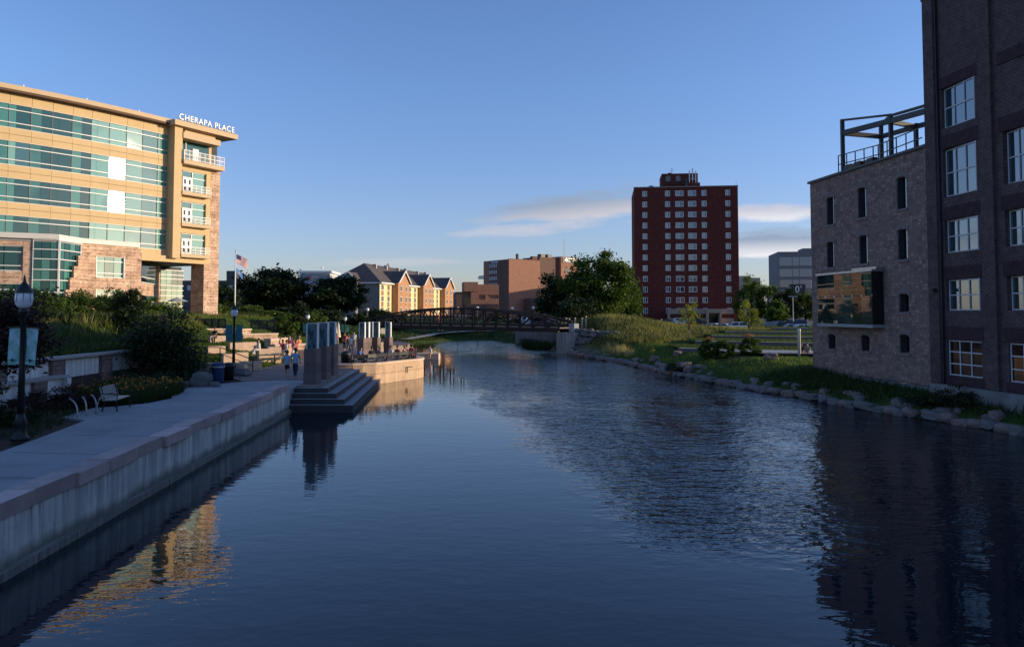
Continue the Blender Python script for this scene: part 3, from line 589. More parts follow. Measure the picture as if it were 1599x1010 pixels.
for a,b in win:
    mb=MB(); g=mb.poly([(3.35,.2,a),(5.6,.2,a),(5.6,.2,b),(3.35,.2,b)]).poly([(1.3,.2,a+2.15),(3.33,.2,a+2.15),(3.33,.2,b),(1.3,.2,b)]).build('window',tealc,ob)
    mb=MB(); mb.box(1.75,5.6,.1,.18,a+2.08,a+2.18); mb.box(3.3,3.4,.1,.18,a,b); mb.box(1.75,5.6,.1,.18,b-.1,b); mb.box(1.75,5.6,.1,.18,a,a+.08); mb.build('frame',whitem,g)
    mb=MB(); 
    for x in (1.77,2.55): mb.wall(x,x+.76,a+.02,a+2.07,[(x+.22,x+.54,a+1.2,a+1.85),(x+.22,x+.54,a+.35,a+.85)],.05,0,.12)
    dd=mb.build('door',white,ob); mb=MB(); mb.poly([(1.78,.17,a+.1),(3.3,.17,a+.1),(3.3,.17,a+2),(1.78,.17,a+2)]).build('door_glass',gdark,dd)
    mb=MB(); mb.box(.74,5.65,-1.15,-.12,a-.5,a-.02); bl=mb.build('balcony',creamd,ob); mb=MB(); railing(mb,2.2,5.55,-1.1,a,ends=True,yb=-.1); mb.build('railing',MATS['white_metal'],bl)
mb=MB(); mb.box(.74,7.75,-1.35,.55,25.22,25.8); bl=mb.build('balcony',creamd,ob); mb=MB(); railing(mb,.8,7.65,-1.3,25.8,1.3,.9,True,.6); mb.build('railing',whitem,bl)
mb=MB(); mb.poly([(1.7,.55,25.85),(6.3,.55,25.85),(6.3,.55,28.7),(1.7,.55,28.7)]).build('window',teal,ob)
mb=MB(); mb.box(3.6,4.6,.40,.5,25.82,27.9).box(2.4,2.5,.42,.5,25.82,28.7).build('door',white,ob)
mb=MB(); mb.box(6.5,7.0,.6,1.4,25.81,28.7).build('column',creamd,ob,)
mb=MB(); mb.box(5.42,8.0,-.12,2.5,4,12.55); mb.box(6.36,8.0,-.12,2.5,12.55,25.2); mb.build('stone_pier',sand,ob)
mb=MB(); mb.box(-4.62,6.2,-.22,.3,11.72,12.54); mb.build('beam',cream,ob)
# passage under the building: angled wall, glass bay
mb=MB(); mb.bar((-4.65,.05),(5.4,9.0),0,.4,4,11.7); mb.build('passage_wall',sand,ob)
def onseg(p,q,t0,t1,off,z0,z1,mb,mi=0,th=.06):
    a=(lerp(p[0],q[0],t0),lerp(p[1],q[1],t0)); b=(lerp(p[0],q[0],t1),lerp(p[1],q[1],t1)); mb.bar(a,b,off-th,off,z0,z1,mi)
pq=((-4.65,.05),(5.4,9.0))
for z0,z1 in ((9.6,11.6),(8.9,9.55),(6.4,7.2),(5.4,6.3)):
    mb=MB(); onseg(*pq,.06,.72,0,z0,z1,mb,0,.05); g=mb.build('window',gdark,ob); mb=MB(); onseg(*pq,.05,.73,-.05,z0-.05,z0+.06,mb,0,.05); mb.build('sill',whitem,g)
mb=MB(); onseg(*pq,.25,.55,-.05,4.2,6.25,mb,0,.05); mb.build('door',white,ob)
mb=MB(); onseg(*pq,.3,.5,-.11,4.2,6.1,mb,0,.03); mb.build('door_glass',gdark,ob)
mb=MB(); 
for s in np.arange(5.7,9.5,.97):
    for z0,z1 in ((4.2,6.6),(6.65,8.9),(8.95,11.2)): mb.poly([(s+.03,9.3,z0),(s+.94,9.3,z0),(s+.94,9.3,z1),(s+.03,9.3,z1)])
for z0,z1 in ((4.2,6.6),(6.65,8.9),(8.95,11.2)): mb.poly([(9.58,9.3,z0),(9.58,13.5,z0),(9.58,13.5,z1),(9.58,9.3,z1)])
g=mb.build('glass_bay',tealc,ob); mb=MB()
for z in (5.3,5.9,6.62,7.4,8.2,8.92,9.9,10.5,11.2): mb.box(5.6,9.65,9.18,9.28,z-.05,z+.05)
mb.build('transom',whitem,g); mb=MB(); mb.box(5.5,9.5,9.5,13.4,4,11.7); mb.build('core',MATS['office_core'],g)
# stone podium
pw=[(-10.9,-7.05,9.25,11.9),(-10.85,-7.0,5.2,7.8)]
mb=MB(); mb.wall(-16.9,-4.62,4,13.28,pw,.3,0,-.2); mb.poly([(-4.62,-.2,4),(-4.62,1.2,4),(-4.62,1.2,13.28),(-4.62,-.2,13.28)]); mb.build('podium_wall',sand,ob)
mb=MB(); mb.bar((-17.2,-2.4),(-13.0,-.42),0,.9,13.3,13.9); mb.bar((-13.0,-.4),(-5.0,-.4),0,.8,13.3,13.9); mb.build('podium_cap',M('cap_white',(.66,.63,.57),.7,.06,1),ob)
for a,b,c,d in pw:
    mb=MB()
    for i in range(3): x=lerp(a,b,i/3); mb.poly([(x+.03,.06,c),(x+(b-a)/3-.03,.06,c),(x+(b-a)/3-.03,.06,d),(x+.03,.06,d)])
    g=mb.build('window',tealc,ob); mb=MB()
    for z in (c+.02,c+.55,d-.62,d-.02): mb.box(a,b,-.08,.05,z-.05,z+.05)
    mb.box(a,a+.08,-.24,.05,c,d); mb.box(b-.08,b,-.24,.05,c,d); mb.build('frame',whitem,g)
K=(-16.9,-2.3); Lf=lambda t:(K[0]-.829*t,K[1]+.559*t)
levels=[(4.2,6.0),(6.05,7.2),(7.25,8.6),(8.65,9.8),(9.85,11.0),(11.05,12.1),(12.15,13.25)]
for (p,q,nn) in ((Lf(2.57),K,3),(K,(-13.0,-.3),4)):
    mb=MB()
    for z0,z1 in levels:
        for i in range(nn): onseg(p,q,i/nn+.01,(i+1)/nn-.01,.06,z0,z1,mb,0,.05)
    g=mb.build('corner_glazing',[teal],ob); mb=MB()
    for z in [l[0] for l in levels[1:]]+[13.25]: onseg(p,q,-.005,1.005,.0,z-.07,z+.03,mb,0,.14)
    onseg(p,q,0,.025,0,4,13.25,mb,0,.1); onseg(p,q,.975,1,0,4,13.25,mb,0,.1); mb.build('transom',whitem,g)
    mb=MB(); onseg(p,q,0,1,.5,4,13.2,mb,0,.35); mb.build('core',MATS['office_core'],g)
for (z0,z1),f in zip(((4,6),(6.02,7.6),(7.62,9),(9.02,10.4),(10.42,11.7)),(.06,.2,.38,.55,.75)):
    mb=MB(); onseg(K,(-13.0,-.3),f,1,-.1,z0,z1,mb,0,.3); mb.build('stepped_buttress',sand,ob)
mb=MB(); onseg(Lf(2.57),K,.08,.42,-.1,4.2,6.0,mb,0,.05); mb.build('door_frame',white,ob); mb=MB(); onseg(Lf(2.57),K,.13,.37,-.16,4.2,5.9,mb,0,.03); mb.build('door',gdark,ob)
p,q=Lf(16),Lf(2.57); mb=MB(); mb.bar(p,q,.08,.5,4,5.1); mb.bar(p,q,.08,.5,8.2,9.6); mb.bar(p,q,.08,.5,12.45,13.28); mb.bar(Lf(3.5),q,.05,.5,4,13.27)
for t in (7.2,11.4): mb.bar(Lf(t+.9),Lf(t),.07,.5,4,13.27)
mb.build('podium_wall',sand,ob)
for t0 in (3.5,8.1,12.3):
    t1=t0+3.7 if t0==3.5 else t0+3.3
    for z0,z1 in ((5.1,8.2),(9.6,12.45)):
        mb=MB()
        for i in range(2): onseg(Lf(t1),Lf(t0),i/2+.01,(i+1)/2-.01,.35,z0,z1,mb,0,.05)
        g=mb.build('window',teal,ob); mb=MB()
        for z in (z0+.03,z0+.6,z1-.7,z1-.03): onseg(Lf(t1),Lf(t0),0,1,.27,z-.05,z+.05,mb,0,.1)
        mb.build('frame',whitem,g)
mb=MB(); mb.bar(Lf(16),K,-.3,.8,13.3,13.9); mb.build('podium_cap',MATS['cap_white'],ob)
mb=MB(); mb.prism([Lf(16),K,(-13,-.3),(-13,6),(-30,12)],13.0,13.29); mb.build('podium_roof',concp,ob)
# ---------------------------------------------------------------- old stone mill
mill=thing('stone_building','old rough stone riverside building with small arched windows','building',(19.5,51,0),R(-82.5))
rub=Mrubble('rubble_stone',[(.27,.185,.15),(.32,.215,.175),(.21,.15,.13),(.36,.25,.20),(.25,.18,.155),(.29,.185,.15)],(.19,.155,.135),.33,.18)
MW=[(2.0,10.42,12.12),(5.45,10.45,12.18),(9.15,10.47,12.16),(1.92,7.76,9.34),(5.5,7.78,9.4),(9.13,7.78,9.38),(1.9,2.72,3.62),(5.5,2.76,3.68),(9.1,2.84,3.8),(9.13,5.0,5.96)]
mb=MB(); hl=[(a,a+.82,b,c) for a,b,c in MW]; mb.wall(0,11.9,1.28,13.35,hl,.42); mb.poly([(0,22,1),(0,0,1),(0,0,13.35),(0,22,13.35)]); mb.poly([(0,0,13.35),(11.9,0,13.35),(11.9,22,13.35),(0,22,13.35)]); mb.poly([(11.9,22,1),(0,22,1),(0,22,13.35),(11.9,22,13.35)]); mb.build('wall',rub,mill)
mb=MB(); mb.box(-.15,12.0,-.12,.3,13.36,13.5); mb.build('parapet_cap',dgrey,mill)
mb=MB(); mb.box(-.1,11.9,-.18,.3,-.3,1.25); mb.build('foundation',Mstreak('foundation_concrete',(.24,.235,.225),(.14,.135,.13),sv=(.8,.8,1)),mill)
lst=M('lintel_stone',(.22,.175,.16),.9,.3,4,bmp=.4)
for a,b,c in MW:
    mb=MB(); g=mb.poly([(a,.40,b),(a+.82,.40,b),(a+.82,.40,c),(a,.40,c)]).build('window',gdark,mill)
    mb=MB(); mb.box(a+.004,a+.03,.05,.39,b+.004,c-.1); mb.box(a,a+.07,.3,.39,b,c); mb.box(a+.75,a+.82,.3,.39,b,c); mb.box(a+.07,a+.75,.3,.39,c-.07,c); mb.box(a+.07,a+.75,.3,.39,b,b+.06); mb.box(a+.38,a+.44,.3,.39,b,c); mb.build('frame',dgrey,g)  # first box is a dark lining along the left reveal
    mb=MB(); n=7; A_=[(a-.14+1.1*i/n, c-.16+.24*math.sin(math.pi*i/n)) for i in range(n+1)]
    for (x0,z0),(x1,z1) in zip(A_,A_[1:]):
        q=[(x0,z0-.02),(x1,z1-.02),(x1,z1+.26),(x0,z0+.26)]; mb.poly([(x+.006*(1 if k in(0,3) else -1),-.03,z) for k,(x,z) in enumerate(q)]); mb.poly([(q[0][0],-.03,q[0][1]),(q[0][0],.3,q[0][1]),(q[1][0],.3,q[1][1]),(q[1][0],-.03,q[1][1])])
    mb.poly([(a,.02,c-.1),(a+.1,.02,c+.02),(a,.02,c+.05)]); mb.build('arch',lst,g)
    mb=MB(); mb.box(a-.1,a+.92,-.07,.25,b-.13,b-.005); mb.build('sill',lst,g)
    if c>7: mb=MB(); mb.poly([(a+.60,.1,b+.05),(a+.78,.28,b+.05),(a+.78,.28,c-.1),(a+.60,.1,c-.1)]).build('shutter',gsky,g)
gx=thing('window_bay','projecting glass box window hung on the old stone wall','glass bay',(19.5,51,0),R(-82.5))
mb=MB(); 
for i in range(6):
    x0=1.95+.965*i
    for z0,z1 in ((4.32,5.9),(5.93,7.22)): w_=.05+.004*i; mb.poly([(x0+.015,-.64-w_,z0),(x0+.95,-.64+w_,z0),(x0+.95,-.64+w_,z1),(x0+.015,-.64-w_,z1)])
mb.build('pane',Mglass('mirror_glass',(.010,.022,.022),(.03,.05,.05),.5,.015,1.65,.012),gx)
mb=MB(); mb.poly([(7.74,-.64,4.32),(7.74,-.02,4.32),(7.74,-.02,7.22),(7.74,-.64,7.22)]); mb.poly([(1.94,-.02,4.32),(1.94,-.64,4.32),(1.94,-.64,7.22),(1.94,-.02,7.22)]); mb.build('side_pane',gdark,gx)
mb=MB(); mb.box(1.85,7.85,-.75,-.005,7.24,7.36); mb.box(5.5,7.9,-.5,-.005,7.37,7.5); mb.build('roof',steel,gx)
mb=MB(); mb.box(1.9,7.8,-.72,-.005,4.12,4.30); mb.build('floor',M('bay_floor',(.3,.3,.3),.6),gx)
mb=MB()
for i in range(7): x=1.94+.965*i; mb.box(x-.05,x+.05,-.70,-.667,5.86,5.97)
mb.build('glass_clamp',white,gx); mb=MB(); mb.box(7.70,7.78,-.70,-.62,4.31,7.23); mb.box(7.70,7.78,-.10,-.02,4.31,7.23); mb.box(2.2,7.6,-.3,-.05,4.31,7.2); mb.build('frame',M('bay_dark',(.01,.012,.012),.7),gx)
# roof frame on the mill
pg=thing('roof_pergola','bare dark steel pergola frame on the stone building roof','pergola',(0,0,0))
PA,PB,PC,PD,PE,PF=(20.2,47.5),(22.8,48.0),(21.75,44.6),(23.5,45.2),(23.1,40.6),(25,41.2)
mb=MB()
for p,t in ((PA,16.75),(PB,16.6),(PC,16.35),(PD,15.95)): mb.beam((*p,13.3),(*p,t),.2)
mb.build('post',dgrey,pg)
mb=MB()
for a,b,z0,z1,h in ((PA,PC,15.9,15.95,.3),(PA,PB,15.9,15.8,.26),(PB,PD,15.8,15.75,.26),(PC,PD,15.9,15.75,.24),(PC,PE,15.95,15.9,.3),(PD,PF,15.75,15.8,.26),(PE,PF,15.9,15.8,.24),(PA,PC,16.7,16.3,.1),(PB,PC,16.5,16.25,.12),(PC,PE,16.25,16.2,.12)): mb.beam((*a,z0),(*b,z1),.2,h)
mb.build('rafter',dgrey,pg)
rl=MB(); rp=[(20.0,47.7),(21.0,44.6),(21.2,40.2)]
for a,b in zip(rp,rp[1:]):
    for z in (14.0,14.55): rl.beam((*a,z),(*b,z),.05)
    for t in np.arange(0,1,.22): x,y=lerp(a[0],b[0],t),lerp(a[1],b[1],t); rl.beam((x,y,13.4),(x,y,14.55),.05)
solo(rl,'roof_railing',dgrey,'thin dark guard rail along the stone building roof edge','railing')
for k,(x,y) in enumerate(((20.35,46.9),(20.5,46.0),(20.75,44.9))):
    mb=MB(); mb.box(-.35,.35,-.2,.2,0,.42); mb.box(-.3,.3,-.14,.17,.42,.5); solo(mb,'planter',black,['dark roof planter box beside the corner pergola post','dark roof planter box in the middle of the roof row','dark roof planter box nearest the tall pergola post'][k],'planter',(x,y,13.36),R(-80),group='planters on the stone roof')
# ---------------------------------------------------------------- dark brick building
bb=thing('brick_building','tall dark brown brick building with white framed grid windows by the river','building',(19.5,51,0),R(-82.5))
dbr=Mbrick('dark_brick',(.115,.068,.064),(.075,.047,.048),(.17,.14,.135),.30,.10,.016,.6,.25); dbr2=Mbrick('plum_brick',(.075,.042,.048),(.063,.036,.042),(.06,.045,.048),.30,.10,.01,.3,.15)
gdim=Mglass('dim_glass',(.008,.010,.013),(.03,.03,.03),.6,.04,1.33)
ZB=[(1.95,3.65,3),(5.06,6.56,2),(7.86,9.45,2),(10.6,12.93,2),(13.97,15.95,2)]
XW=[12.83+3.93*i for i in range(0,14)]
end=12.45+3.93*14
hl=[(x,x+2.3,a,b) for x in XW[:5] for a,b,_ in ZB if not(x>13 and a>13)]
mb=MB(); mb.wall(12.45,end,1.5,21.0,hl,.30,0,.02); mb.poly([(12.0,.0,21.0),(end,0,21.0),(end,24,21.0),(12.0,24,21.0)]); mb.poly([(end,0,0),(end,24,0),(end,24,21.0),(end,0,21.0)]); mb.poly([(11.9,24,13),(11.9,0,13),(11.9,0,21.0),(11.9,24,21.0)]); mb.build('wall',dbr,bb)
mb=MB(); mb.box(12.5,end-.1,.42,23.5,1.5,20.4); mb.build('core',MATS['office_core'],bb)
mb=MB(); mb.box(11.85,12.6,-.22,.3,1.5,21.0)
for x in XW[1:]: mb.box(x-1.25,x-.45,-.16,.018,1.5,21.0)
mb.build('pilaster',dbr,bb)
for i,x in enumerate(XW[:5]):
    for z0,z1 in ((1.52,1.93),(3.68,4.3),(6.6,7.2),(9.5,10.1),(12.96,13.6),(15.97,16.5)):
        MB().box(x-.18,x+2.5,-.03,.018,z0,z1).build('plum_band',dbr2,bb)
mb=MB(); mb.box(11.78,end,-.28,.5,21.02,21.2); mb.box(11.8,end,-.25,.4,20.75,21.02); mb.build('cornice',dgrey,bb)
mb=MB(); mb.box(11.9,end,-.3,.3,-1,1.49); mb.build('foundation',MATS['foundation_concrete'],bb)
mb=MB(); mb.tube([(12.66,-.1,1.5),(12.66,-.1,20.7)],.05,6); mb.tube([(16.1,-.1,1.5),(16.1,-.1,20.7)],.05,6); mb.build('drain_pipe',black,bb)
mb=MB(); mb.box(11.5+.7,12.5,-.45,-.23,6.0,6.15); mb.build('wall_lamp',black,bb)
for (a,b,c,d) in hl:
    nx_,nz=(3,3 if c<2 else 2) ; mb=MB(); yw=(.075+.05*round((a-12.83)/3.93)) if c>4 else 0.; yy=lambda x: .135-yw*(x-(a+b)/2)
    for i in range(nx_):
        for j in range(nz):
            x0,x1=lerp(a,b,i/nx_),lerp(a,b,(i+1)/nx_); z0,z1=lerp(c,d,j/nz)+.03,lerp(c,d,(j+1)/nz)-.03; ti=random.uniform(-.0012,.0012); tj=random.uniform(-.004,.004)
            mb.poly([(x0,yy(x0)+ti,z0),(x1,yy(x1)-ti,z0),(x1,yy(x1)-ti+tj,z1),(x0,yy(x0)+ti+tj,z1)])
    g=mb.build('window',gsky if c>4 else gdim,bb); mb=MB()
    for i in range(nx_+1): x=min(max(lerp(a,b,i/nx_),a+.04),b-.04); mb.box(x-.026,x+.026,yy(x)-.05,yy(x)-.016,c,d)
    for j in range(nz+1): z=min(max(lerp(c,d,j/nz),c+.04),d-.04); mb.beam((a,yy(a)-.03,z),(b,yy(b)-.03,z),.03,.052)
    mb.build('frame',M('frame_pale',(.55,.56,.57),.5,.05),g)
# ---------------------------------------------------------------- apartment tower
tw=thing('apartment_tower','tall dark red brick apartment tower with rows of white windows','building',(32.08,205,0),R(-6.48))
red=Mbrick('red_brick',(.165,.039,.029),(.125,.031,.024),(.11,.045,.037),.6,.2,.015,.2,.15)
rowsz=[35.9-2.785*i for i in range(13)]
cols=[(2.75,1.2),(8.65,1.25),(11.7,2.1),(14.95,2.1),(18.0,1.25),(24.0,1.2)]
hl=[(s-w_/2,s+w_/2,z-.72,z+.72) for z in rowsz for s,w_ in cols]
mb=MB(); mb.wall(0,26.6,1.5,37.5,hl,.12); mb.poly([(0,0,37.5),(26.6,0,37.5),(26.6,17,37.5),(0,17,37.5)]); mb.poly([(0,17,0),(0,0,0),(0,0,37.5),(0,17,37.5)]); mb.poly([(26.6,0,0),(26.6,17,0),(26.6,17,37.5),(26.6,0,37.5)]); mb.poly([(26.6,17,0),(0,17,0),(0,17,37.5),(26.6,17,37.5)]); mb.build('wall',red,tw)
mb=MB(); mb.box(-.12,26.72,-.12,.3,37.51,37.75); mb.build('parapet_cap',M('cap_metal',(.22,.21,.2),.5),tw)
tg=Mglass('tower_glass',(.02,.03,.05),(.34,.37,.40),.4,.05,2.2)
for a,b,c,d in hl:
    m_=(a+b)/2; mb=MB(); 
    for x0,x1 in ((a+.06,m_-.03),(m_+.03,b-.06)): mb.poly([(x0,.10,c+.06),(x1,.10,c+.06),(x1,.10,d-.06),(x0,.10,d-.06)])
    g=mb.build('window',tg,tw); mb=MB()
    for x in (a+.05,m_,b-.05): mb.box(x-.05,x+.05,-.02,.09,c,d)
    for z in (c+.05,d-.05): mb.box(a,b,-.025,.085,z-.05,z+.05)
    mb.build('frame',white,g)
mb=MB(); mb.wall(7.3,15.0,37.5,41.3,[(8.3,9.6,38.6,40.9),(10.9,12.2,38.6,40.9)],.3,0,1.0); mb.box(7.3,16.6,1.31,9,37.5,41.3); mb.box(16.61,17.2,1.4,8,37.5,38.9); mb.wall(15.0,16.6,37.5,41.3,[],.1,0,1.0); mb.build('penthouse',red,tw)
mb=MB(); mb.poly([(8.3,1.28,39.3),(9.6,1.28,39.3),(9.6,1.28,40.9),(8.3,1.28,40.9)]); mb.poly([(10.9,1.28,39.3),(12.2,1.28,39.3),(12.2,1.28,40.9),(10.9,1.28,40.9)]); mb.build('louvre',M('louvre_grey',(.22,.25,.23),.6),tw)
mb=MB(); mb.box(7.9,13.1,.6,.99,38.5,38.6)
for x in (7.9,9.2,10.5,11.8,13.05): mb.box(x-.03,x+.03,.58,.62,38.6,39.4)
mb.box(7.9,13.1,.58,.62,39.36,39.42); mb.box(13.2,13.9,.5,.99,37.76,39.8); mb.build('roof_platform',dgrey,tw)
mb=MB()
for x,z0,z1 in ((14.4,39.0,42.0),(15.2,39.3,42.6),(16.0,39.0,41.8)): mb.box(x-.14,x+.14,.55,.75,z0,z1); mb.tube([(x,.9,38.6),(x,.9,z1)],.05,5)
mb.beam((14.3,.9,39.8),(16.1,.9,39.8),.08); mb.build('antenna',whitem,tw)
mb=MB(); mb.tube([(10.2,4,41.3),(10.2,4,43.4)],.05,5); mb.beam((9.6,4,42.5),(10.8,4,42.5),.05); mb.beam((9.8,4,43),(10.5,4,43),.05); mb.box(9.0,9.9,2,3,41.3,41.7); mb.tube([(26.3,.6,37.7),(26.3,.6,39)],.03,5); mb.build('aerial',dgrey,tw)
mb=MB(); mb.lathe([(.9,0),(.9,.5),(.6,.9),(.1,1.05)],10,(4.6,3,37.5)); mb.build('roof_vent',dgrey,tw)
en=thing('entrance_pavilion','low banded brick entrance hall at the foot of the red tower','building',(32.08,205,0),R(-6.48))
mb=MB(); mb.wall(8.3,17.0,1.5,5.75,[(9.2,11.0,1.6,3.4),(12.0,15.8,1.6,3.4)],.3,0,-9); mb.box(8.3,23.7,-8.7,-.4,1.5,5.72); mb.wall(17.0,23.7,1.5,5.74,[(17.6,20.0,1.5,4.7)],.6,0,-9.15); mb.poly([(23.7,-9.15,1.5),(23.7,-8.6,1.5),(23.7,-8.6,5.74),(23.7,-9.15,5.74)]); mb.poly([(8.3,-9,5.75),(17,-9,5.75),(17,-8.5,5.75),(8.3,-8.5,5.75)]); mb.build('wall',M('tan_block',(.42,.31,.23),.85,.2,1.5),en)
mb=MB(); mb.box(8.25,16.9,-9.04,-9.01,3.5,4.5); mb.box(20.6,23.75,-9.2,-9.16,3.5,4.5); mb.build('brick_band',red,en)
mb=MB(); mb.box(17.0,20.6,-10.4,-9.2,4.75,5.6); mb.box(17.0,17.5,-10.4,-9.2,1.5,4.75); mb.box(20.1,20.6,-10.4,-9.2,1.5,4.75); mb.build('porch',M('porch_tan',(.55,.36,.24),.8,.1,1),en)
mb=MB(); mb.poly([(17.7,-8.75,1.5),(19.9,-8.75,1.5),(19.9,-8.75,4.6),(17.7,-8.75,4.6)]).build('glass_door',gdark,en)
for a,b in ((9.2,11),(12,15.8)): MB().poly([(a,-8.75,1.6),(b,-8.75,1.6),(b,-8.75,3.4),(a,-8.75,3.4)]).build('window',gdark,en)
# ---------------------------------------------------------------- gabled hotel
ht=thing('gabled_hotel','yellow and brick hotel with dark gabled roofs behind the footbridge','building',(-38.8,230,0),R(79.5))
yel=M('yellow_stucco',(.74,.60,.30),.85,.08,.5); hbr=Mbrick('hotel_brick',(.50,.27,.145),(.45,.235,.125),(.38,.26,.17),.8,.25,.015,.1,.12,vary=.12); gsid=M('grey_siding',(.22,.21,.19),.85,.08,.6); roofm=Mstreak('dark_shingle',(.115,.095,.085),(.085,.07,.065),sv=(.3,3,1))
bays=[(10.75,21.9,17.5),(37.2,48.6,17.66),(64.8,76.7,17.75)]
mb=MB(); mb.box(0,80.5,0,16,2,13.5); mb.build('wall',yel,ht)
mb=MB(); mb.box(-.08,-.02,-.02,16,2,13.5); mb.box(-3,-.1,6.2,10.8,2,14.4); mb.poly([(-3,6.2,14.4),(-3,10.8,14.4),(-3,8.5,16.4)][::-1]); mb.build('side_wall',gsid,ht)
mb=MB(); e=(-.7,-.8,13.55); 
A0,A1,B0,B1=(-.7,-.8,13.55),(81,-.8,13.55),(81,16.8,13.55),(-.7,16.8,13.55); r0,r1=(8,8,19.9),(74,8,19.9)
for q in ((A0,A1,r1,r0),(B0,B1,r0,r1),(B1,A0,r0),(A1,B0,r1)): mb.poly(q)
mb.poly([(-3.4,5.8,14.2),(1,5.8,14.2),(4,8.5,16.7),(-3.4,8.5,16.7)]); mb.poly([(4,8.5,16.7),(1,11.2,14.2),(-3.4,11.2,14.2),(-3.4,8.5,16.7)])
for a,b,z in bays:
    m_=(a+b)/2
    mb.poly([(a-.5,-2.5,13.9),(m_,-2.5,z+.3),(m_,6,z+.3),(a-.5,3,13.9)]); mb.poly([(m_,-2.5,z+.3),(b+.5,-2.5,13.9),(b+.5,3,13.9),(m_,6,z+.3)])
mb.build('roof',roofm,ht)
mb=MB(); mb.beam((-.7,-.82,13.5),(81,-.82,13.5),.25,.4)
for a,b,z in bays: m_=(a+b)/2; mb.beam((a-.5,-2.55,13.85),(m_,-2.55,z+.25),.2,.4); mb.beam((m_,-2.55,z+.25),(b+.5,-2.55,13.85),.2,.4)
mb.beam((-3.45,5.8,14.15),(-3.45,8.5,16.65),.2,.3); mb.beam((-3.45,8.5,16.65),(-3.45,11.2,14.15),.2,.3); mb.beam((-.75,-.8,13.5),(-.75,9,13.5),.2,.35)
mb.build('fascia',white,ht)
mb=MB()
for k,s in enumerate((14,24,36,44,58,68)): mb.box(s-.45,s+.45,6.2,7.2,18.2,19.9+.2*(k%2))
mb.lathe([(.6,0),(.7,.5),(.3,1.2)],8,(30,8,19.9)); mb.build('chimney',M('vent_pale',(.4,.36,.33),.7),ht)
for a,b,z in bays:
    m_=(a+b)/2; mb=MB(); mb.box(a,b,-2,-.01,2,14); mb.poly([(a,-2,14),(b,-2,14),(m_,-2,z)]); mb.build('gable_bay',hbr,ht)
def hwin(s,z,y,w_=1.5,h_=1.5):
    mb=MB(); g=mb.poly([(s-w_/2,y-.03,z-h_/2),(s-.06,y-.03,z-h_/2),(s-.06,y-.03,z+h_/2),(s-w_/2,y-.03,z+h_/2)]).poly([(s+.06,y-.03,z-h_/2),(s+w_/2,y-.03,z-h_/2),(s+w_/2,y-.03,z+h_/2),(s+.06,y-.03,z+h_/2)]).build('window',gdark,ht)
    mb=MB(); 
    for x in (s-w_/2-.06,s,s+w_/2+.06): mb.box(x-.07,x+.07,y-.09,y-.04,z-h_/2-.1,z+h_/2+.1)
    for zz in (z-h_/2-.06,z+h_/2+.06): mb.box(s-w_/2,s+w_/2,y-.085,y-.045,zz-.06,zz+.06)
    mb.build('frame',white,g)
HZ=(12.3,8.9,5.6)
bp=M('bronze_panel',(.26,.16,.09),.6,.1,1)
for s in (13.6,18.6,40.2,45.4,67.7,73.4):
    for z in HZ: hwin(s,z-.1,-2.0,1.5,1.5)
mb=MB()
for s in (13.6,18.6,40.2,45.4,67.7,73.4):
    for z in HZ: mb.box(s-.5,s+.5,-2.06,-2.01,z-1.75,z-1.35)
mb.build('vent_grille',bp,ht)
for s in (2.3,7.6,24.6,28.6,34,51,55.6,61,78.6):
    for z in HZ: hwin(s,z,0,1.7,1.45)
mb=MB()
for s in (2.3,7.6,24.6,28.6,34,51,55.6,61,78.6):
    for z in (10.6,7.25,4.0): mb.box(s-.95,s+.95,-.05,-.005,z-.75,z+.75)
mb.build('spandrel_panel',bp,ht)
mb=MB(); mb.box(-.14,-.09,6.2,9.0,11.4,12.6); mb.build('window',gdark,ht)
# ---------------------------------------------------------------- white hotel behind the trees
wh=thing('white_hotel','pale grey hotel block with a flat white roof edge behind dark trees','building',(-70.3,260,0),R(2))
mb=MB(); mb.box(0,9.6,0,14,3,17.3); mb.box(-5,14,4,16,3,15.4); mb.build('wall',M('pale_grey_wall',(.42,.44,.47),.8,.06,.4),wh)
mb=MB(); mb.box(-1,10.6,-1,15,17.9,18.6); mb.box(-.1,9.7,-.1,14,17.31,17.89); mb.box(-5.2,14.2,3.8,16.2,15.41,15.8); mb.build('roof',white,wh)
mb=MB(); mb.box(.3,9.3,-.12,-.02,15.3,17.2); mb.build('sign_panel',M('sign_grey',(.30,.32,.35),.7),wh)
mb=MB(); mb.box(2.3,3.5,-.2,-.13,15.7,16.8); mb.lathe([(.3,0),(.01,.05)],8,(2.9,-.2,16.2)); mb.build('emblem',M('sign_red',(.45,.06,.05),.5),wh)
text('Hilton',.62,.03,M('sign_white',(.8,.8,.8)),wh,(3.8,-.17,16.35),(R(90),0,0),'sign_letters'); text('Garden Inn',.75,.03,MATS['sign_white'],wh,(3.8,-.17,15.55),(R(90),0,0),'sign_letters')
for s in (1.3,3.9,6.6):
    for z in (13.9,11,8,5): mb=MB(); mb.box(s-.5,s+.5,-.05,-.005,z-.9,z+.8); mb.build('window',gdark,wh)
mb=MB(); mb.tube([(6.4,4,18.6),(6.4,4,19.6)],.06,5); mb.lathe([(.05,0),(.5,.3),(.45,.6)],8,(6.4,4,19.5)); mb.build('satellite_dish',white,wh)
